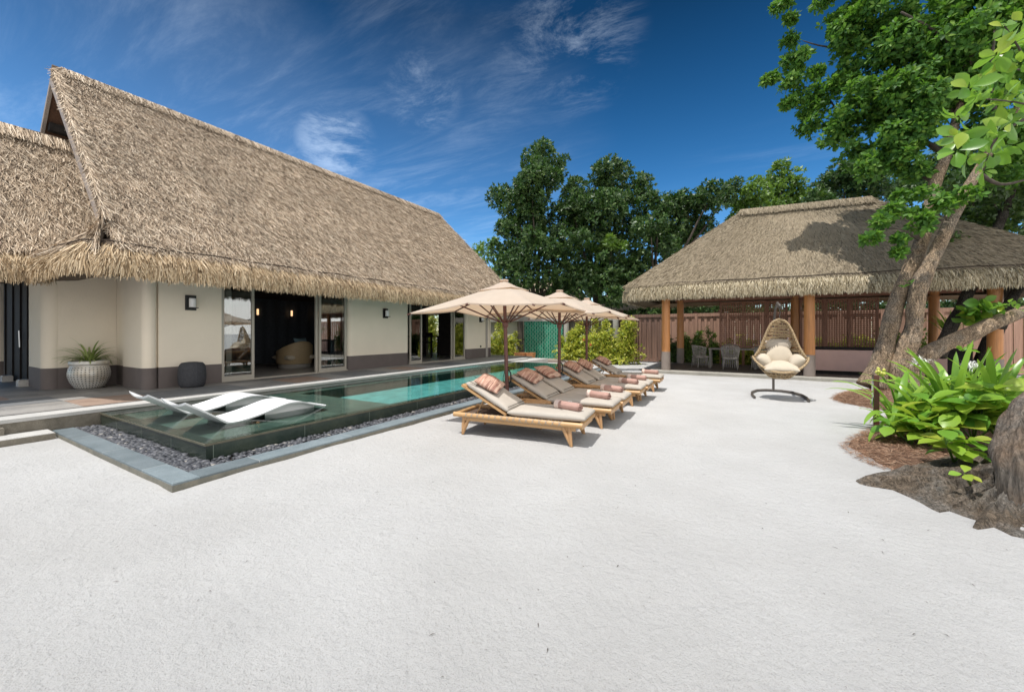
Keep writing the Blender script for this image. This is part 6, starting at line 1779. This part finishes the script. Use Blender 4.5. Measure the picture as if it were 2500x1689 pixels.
def root_mound():
    ol = [(2084, 1173), (2105, 1163), (2135, 1156), (2178, 1150), (2215, 1140), (2260, 1128), (2310, 1112), (2370, 1090), (2450, 1070), (2560, 1045), (2680, 1100), (2680, 1250), (2600, 1330), (2520, 1322), (2470, 1312), (2425, 1290), (2385, 1296), (2372, 1291), (2382, 1272), (2350, 1262), (2315, 1248), (2290, 1252), (2271, 1243), (2240, 1226), (2210, 1212), (2175, 1197), (2145, 1192), (2112, 1186), (2092, 1180)]
    pts = []
    for i in range(len(ol)):
        a_, b_2 = gnd(*ol[i]), gnd(*ol[(i + 1) % len(ol)])
        for k in range(9):
            p = a_.lerp(b_2, k / 9); pts.append(p)
    c = gnd(2478, 1215); n = len(pts); NR_ = 44; vs, fs = [], []
    from mathutils import noise as mn
    for r_ in range(NR_ + 1):
        f = 1 - r_ / NR_ * 0.97
        for i, p in enumerate(pts):
            x = c.x + (p.x - c.x) * f; y = c.y + (p.y - c.y) * f
            an = math.atan2(p.y - c.y, p.x - c.x); ed = 1 - f
            rid = mn.noise(Vector((an * 2.6, f * 0.9, 3.1))) * 0.5 + 0.5 * mn.noise(Vector((an * 7, f * 2.2, 9)))
            h = 0.055 * (1 - math.exp(-ed * 11)) + 0.22 * ed ** 2.2 + 0.12 * rid * min(1, ed * 5) * (0.4 + ed) + 0.025 * mn.noise(Vector((x * 9, y * 9, 1))) * min(1, ed * 8) + (0.05 * mn.noise(Vector((an * 16, ed * 2.5, 2))) + 0.03 * mn.noise(Vector((an * 38, ed * 5, 7)))) * min(1, ed * 6) + 0.012 * mn.noise(Vector((x * 28, y * 28, 5))) * min(1, ed * 8)
            vs.append((x - bF.x, y - bF.y, (h if r_ else -0.03)))
    for r_ in range(NR_):
        for i in range(n): k2 = (i + 1) % n; fs.append((r_ * n + i, r_ * n + k2, (r_ + 1) * n + k2, (r_ + 1) * n + i))
    mb = MB(); mb.add(vs, fs); mb.build('root', M['barkbig'], ft, True)
root_mound()
mb = MB()
for pl in ([(2900, 250, 4.5, 14), (2700, 260, 4.5, 11), (2560, 270, 4.5, 7), (2440, 330, 4.5, 4), (2400, 420, 4.5, 2)], [(2560, 270, 4.5, 6), (2500, 140, 4.5, 4), (2450, 60, 4.5, 2)], [(2560, 270, 4.5, 5), (2480, 250, 4.45, 3), (2380, 240, 4.4, 1.5)], [(2560, 270, 4.5, 5), (2520, 180, 4.6, 4), (2440, 170, 4.6, 2)]):
    mb = MB(); px_tube(mb, pl, bF, sub=4, n=8, amp=0.05); mb.build('branch', M['branch'], ft, True)
spots = [(2380, 240), (2360, 215), (2400, 330), (2345, 340), (2360, 400), (2395, 420), (2420, 380), (2440, 330), (2470, 300), (2420, 230), (2450, 170), (2470, 110), (2450, 70), (2490, 60), (2400, 190), (2440, 250), (2490, 230), (2480, 360), (2350, 290), (2330, 370), (2495, 150), (2510, 280), (2430, 130)]
C = np.array([tuple(at(a + random.uniform(-8, 8), b + random.uniform(-8, 8), 4.5 + random.uniform(-.25, .3))) for a, b in spots for _ in range(2 if random.random() < .6 else 1)])
A = rng.normal(0, 0.5, (len(C), 3)) + np.array([-0.3, -0.3, 0.2])
P, X, Z, S_ = rosettes(C, A, 5, (0.10, 0.215), (35, 110))
instances('crown', T_NEAR, P - np.array(bF), X, Z, S_, M['leaf_near'], ft, True)

# ---- planting bed
def mulch(name, label, outline, seed, hgt=0.10, tail=None):
    random.seed(seed)
    pts = [gnd(*p) for p in outline]; n = len(pts); cx_ = sum(p.x for p in pts) / n; cy_ = sum(p.y for p in pts) / n
    vs, fs = [], []; rings = 7
    for r_ in range(rings):
        f = 1 - r_ / rings
        for p in pts:
            wob = 1 + 0.05 * math.sin(p.x * 19 + r_) * f
            vs.append((cx_ + (p.x - cx_) * f * wob, cy_ + (p.y - cy_) * f * wob, -0.01 + hgt * (1 - f * f) * (0.85 + 0.3 * random.random()) if r_ else -0.02))
    vs.append((cx_, cy_, hgt))
    for r_ in range(rings - 1):
        for k in range(n): k2 = (k + 1) % n; fs.append((r_ * n + k, r_ * n + k2, (r_ + 1) * n + k2, (r_ + 1) * n + k))
    for k in range(n): fs.append(((rings - 1) * n + k, (rings - 1) * n + (k + 1) % n, rings * n))
    mb = MB(); mb.add(vs, fs); o = mb.build(name, M['mulch'], None, True); tag(o, label, 'mulch', kind='stuff')
    m = 9000; th = rng.random(m) * n; k = th.astype(int) % n; fr = (th - th.astype(int))[:, None]
    PA = np.array([(p.x, p.y) for p in pts]); e = PA[k] * (1 - fr) + PA[(k + 1) % n] * fr
    f = np.sqrt(rng.random(m))[:, None] * 1.03
    xy = np.array([cx_, cy_]) + (e - np.array([cx_, cy_])) * f
    z = (0.005 + hgt * (1 - np.minimum(f, 1) ** 2))[:, 0] + rng.random(m) * 0.012
    C = np.stack([xy[:, 0], xy[:, 1], z], 1)
    a = rng.random(m) * 6.28; d = np.stack([np.cos(a), np.sin(a), rng.normal(0, 0.22, m)], 1); d = unit(d)
    s_ = np.stack([-np.sin(a), np.cos(a), rng.normal(0, 0.5, m)], 1); s_ = unit(s_) * 0.0022
    L = rng.uniform(0.03, 0.10, m)[:, None]
    np_quads('needles', np.stack([C - s_, C + s_, C + d * L + s_ * .5, C + d * L - s_ * .5], 1), M['needle'], o)
mulch('pine_mulch', 'heap of brown pine needle mulch at the foot of the two stemmed tree', [(2029, 973), (2045, 962), (2075, 955), (2130, 952), (2200, 950), (2260, 955), (2270, 985), (2215, 1008), (2140, 1001), (2089, 990), (2052, 983)], 5, 0.14)
mulch('pine_mulch', 'mat of dry brown pine needles under the broad leaved plants', [(2057, 1090), (2080, 1070), (2110, 1055), (2150, 1030), (2200, 1000), (2320, 985), (2480, 1000), (2500, 1060), (2420, 1120), (2300, 1140), (2190, 1150), (2130, 1133), (2090, 1116)], 6, 0.10)
def crinum(label, px, py, D, z, n, seed, azr=None, L=(0.8, 1.25), ups=(38, 84), dr=(55, 130)):
    p = at(px, py, D); p.z = z
    strap_plant('crinum_lily', label, 'lily', p, n, L, (0.075, 0.12), ups, dr, M['lily'], 'strap leaved lilies in the bed', azr, seed)
crinum('strap leaved lily arching over the brown garden post on the left of the bed', 2195, 1000, 5.9, 0.12, 22, 11)
crinum('strap leaved lily at the centre of the bed below the white flowers', 2262, 990, 5.9, 0.12, 24, 12)
crinum('strap leaved lily at the back of the bed against the pale stems', 2330, 965, 6.5, 0.15, 20, 13)
crinum('strap leaved lily right of the centre under the long limb', 2400, 960, 6.0, 0.15, 20, 14)
crinum('strap leaved lily with tall upright leaves rising in the middle of the bed', 2330, 1000, 5.5, 0.15, 14, 17, L=(0.9, 1.3), ups=(68, 88), dr=(15, 70))
crinum('strap leaved lily with tall upright leaves near the right edge of the bed', 2425, 985, 5.3, 0.2, 12, 18, L=(0.9, 1.25), ups=(65, 88), dr=(20, 80))
crinum('strap leaved lily at the right edge of the picture above the bare wood', 2490, 950, 5.4, 0.45, 14, 15, L=(0.5, 0.9))
crinum('low strap leaved lily drooping onto the pine mulch at the front', 2190, 1070, 5.5, 0.08, 14, 16, L=(0.45, 0.75))
def seedling(label, px, py, D, z, h, n, L, seed):
    random.seed(seed); p = at(px, py, D); p.z = z
    t = thing('broadleaf_plant', label, 'plant', p, 0, 'lime green broad leaved plants in the bed')
    mb = MB(); C, A = [], []
    for k in range(n):
        a = random.random() * 6.28; tip = Vector((0.22 * math.cos(a) * random.random() * 1.3, 0.22 * math.sin(a) * random.random() * 1.3, h * random.uniform(0.55, 1)))
        mb.tube([(0, 0, 0), tip * 0.55, tip], [0.011, 0.009, 0.005], 6); C.append(tuple(tip)); A.append((tip.x * 1.5, tip.y * 1.5, 0.8))
        if h > 0.3: C.append(tuple(tip * 0.6)); A.append((tip.x, tip.y, 0.9))
    mb.build('stem', M['leaf_light'], t, True)
    P, X, Z, S_ = rosettes(np.array(C), np.array(A), 4, L, (55, 100))
    instances('foliage', T_NEAR, P, X, Z, S_, M['broad'], t, True)
for a in (('broad leaved plant at the front left of the bed over the mulch', 2268, 1110, 5.0, 0.05, 0.45, 5, (0.22, 0.34), 21), ('broad leaved plant in the middle of the bed, right of the front one', 2315, 1090, 5.1, 0.08, 0.55, 5, (0.24, 0.36), 22),
          ('broad leaved plant with the largest leaves beside the bare wood', 2375, 1050, 5.0, 0.12, 0.62, 6, (0.26, 0.40), 23), ('broad leaved plant behind the bare wood near the right edge', 2440, 1010, 4.8, 0.2, 0.6, 5, (0.24, 0.36), 24),
          ('broad leaved plant between the lilies at the back left', 2290, 1040, 5.9, 0.1, 0.55, 5, (0.2, 0.3), 25), ('broad leaved plant between the lilies at the back right', 2360, 1020, 6.0, 0.1, 0.55, 5, (0.2, 0.3), 26),
          ('broad leaved plant leaning out low over the front of the mulch', 2225, 1085, 5.1, 0.05, 0.34, 4, (0.18, 0.27), 28), ('broad leaved plant in front of the old trunk above the roots', 2330, 1150, 4.3, 0.08, 0.36, 4, (0.17, 0.26), 29), ('broad leaved plant under the tall lily leaves at the back right', 2420, 1000, 5.6, 0.15, 0.7, 5, (0.22, 0.32), 30),
          ('small three leaved sprout growing from the root in front', 2372, 1165, 3.6, 0.10, 0.25, 1, (0.09, 0.13), 27)): seedling(*a)
def spider_flower(px, py, D, zb, label, r=0.14):
    c = at(px, py, D); t = thing('spider_lily_flower', label, 'flower', (c.x, c.y, zb), 0, 'white spidery lily flowers')
    mb = MB()
    for k in range(90):
        a = random.random() * 6.28; leaf_strip(mb, (random.uniform(-.06, .06), random.uniform(-.06, .06), c.z - zb + random.uniform(-.02, .04)), a, r * random.uniform(0.6, 1.1), 0.010, random.uniform(0, 80), random.uniform(60, 140), 5, fold=0.1)
    mb.build('petals', M['petal'], t)
    mb = MB(); mb.tube([(0.05, 0, 0), (0.01, 0, (c.z - zb) * .6), (0, 0, c.z - zb)], 0.011, 7); mb.build('stalk', M['lily'], t, True)
spider_flower(2247, 890, 6.3, 0.1, 'white spidery flower head at the left, against the pale tree stem', 0.17)
spider_flower(2372, 898, 6.6, 0.1, 'white spidery flower head at the right, under the long limb', 0.17)
c = at(2148, 908, 6.0); t = thing('bud_cluster', 'cluster of lime yellow buds on a stalk above the brown garden post', 'buds', (c.x, c.y, 0.6))
mb = MB()
for k in range(12):
    d = Vector((random.gauss(0, 1), random.gauss(0, 1), random.gauss(0, .8))).normalized() * 0.055
    mb.lathe([(0, -0.03), (0.017, -0.018), (0.024, 0), (0.018, 0.018), (0, 0.032)], (d.x, d.y, d.z + c.z - 0.6), 8)
mb.build('buds', M['bud'], t, True)
mb = MB(); mb.tube([(0.25, 0.05, -0.45), (0.14, 0.03, c.z - 0.85), (0, 0, c.z - 0.62)], 0.013, 7); mb.build('stalk', M['lily'], t, True)
broad_tuft('yellow_sprout', 'small yellow leaf sprout in front of the long limb', 'sprout', at(2352, 855, 6.4), 2, (0.08, 0.14), M['leaf_near'], jitter=0.02)
p = gnd(2139, 1055)
t = thing('garden_light_post', 'slim brown garden light post standing at the edge of the planting bed', 'garden light', (p.x, p.y, 0))
mb = MB(); mb.bbox(-0.032, 0.032, -0.025, 0.025, -0.02, 0.86, 0.003); mb.build('post', M['mahog'], t)
mb = MB(); mb.box(-0.046, -0.033, -0.026, 0.026, 0.38, 0.87); mb.build('lamp_strip', simple('mirror steel', (0.7, 0.7, 0.7), 0.12, 0.02, metal=1), t)
# leaf litter and twigs on the sand
mb = MB(); random.seed(99)
for k in range(240):
    x, y = random.uniform(-4.2, 3.2), random.uniform(1.0, 14)
    if random.random() < 0.5: x, y = random.uniform(-7, 2.4), random.uniform(0.6, 4.5)
    if x < XK + 0.1 and y > YK - 0.15: continue
    a = random.random() * 3.14; l = random.uniform(0.006, 0.022); w = random.uniform(0.001, 0.0035)
    z = sandz(x, y) + 0.003
    mb.add([(x - l * math.cos(a), y - l * math.sin(a), z), (x + w * math.sin(a), y - w * math.cos(a), z + 0.004), (x + l * math.cos(a), y + l * math.sin(a), z), (x - w * math.sin(a), y + w * math.cos(a), z + 0.004)], [(0, 1, 2, 3)])
tag(mb.build('leaf_litter', M['branch']), 'tiny dark twigs and leaf scraps scattered over the sand', 'litter', kind='stuff')
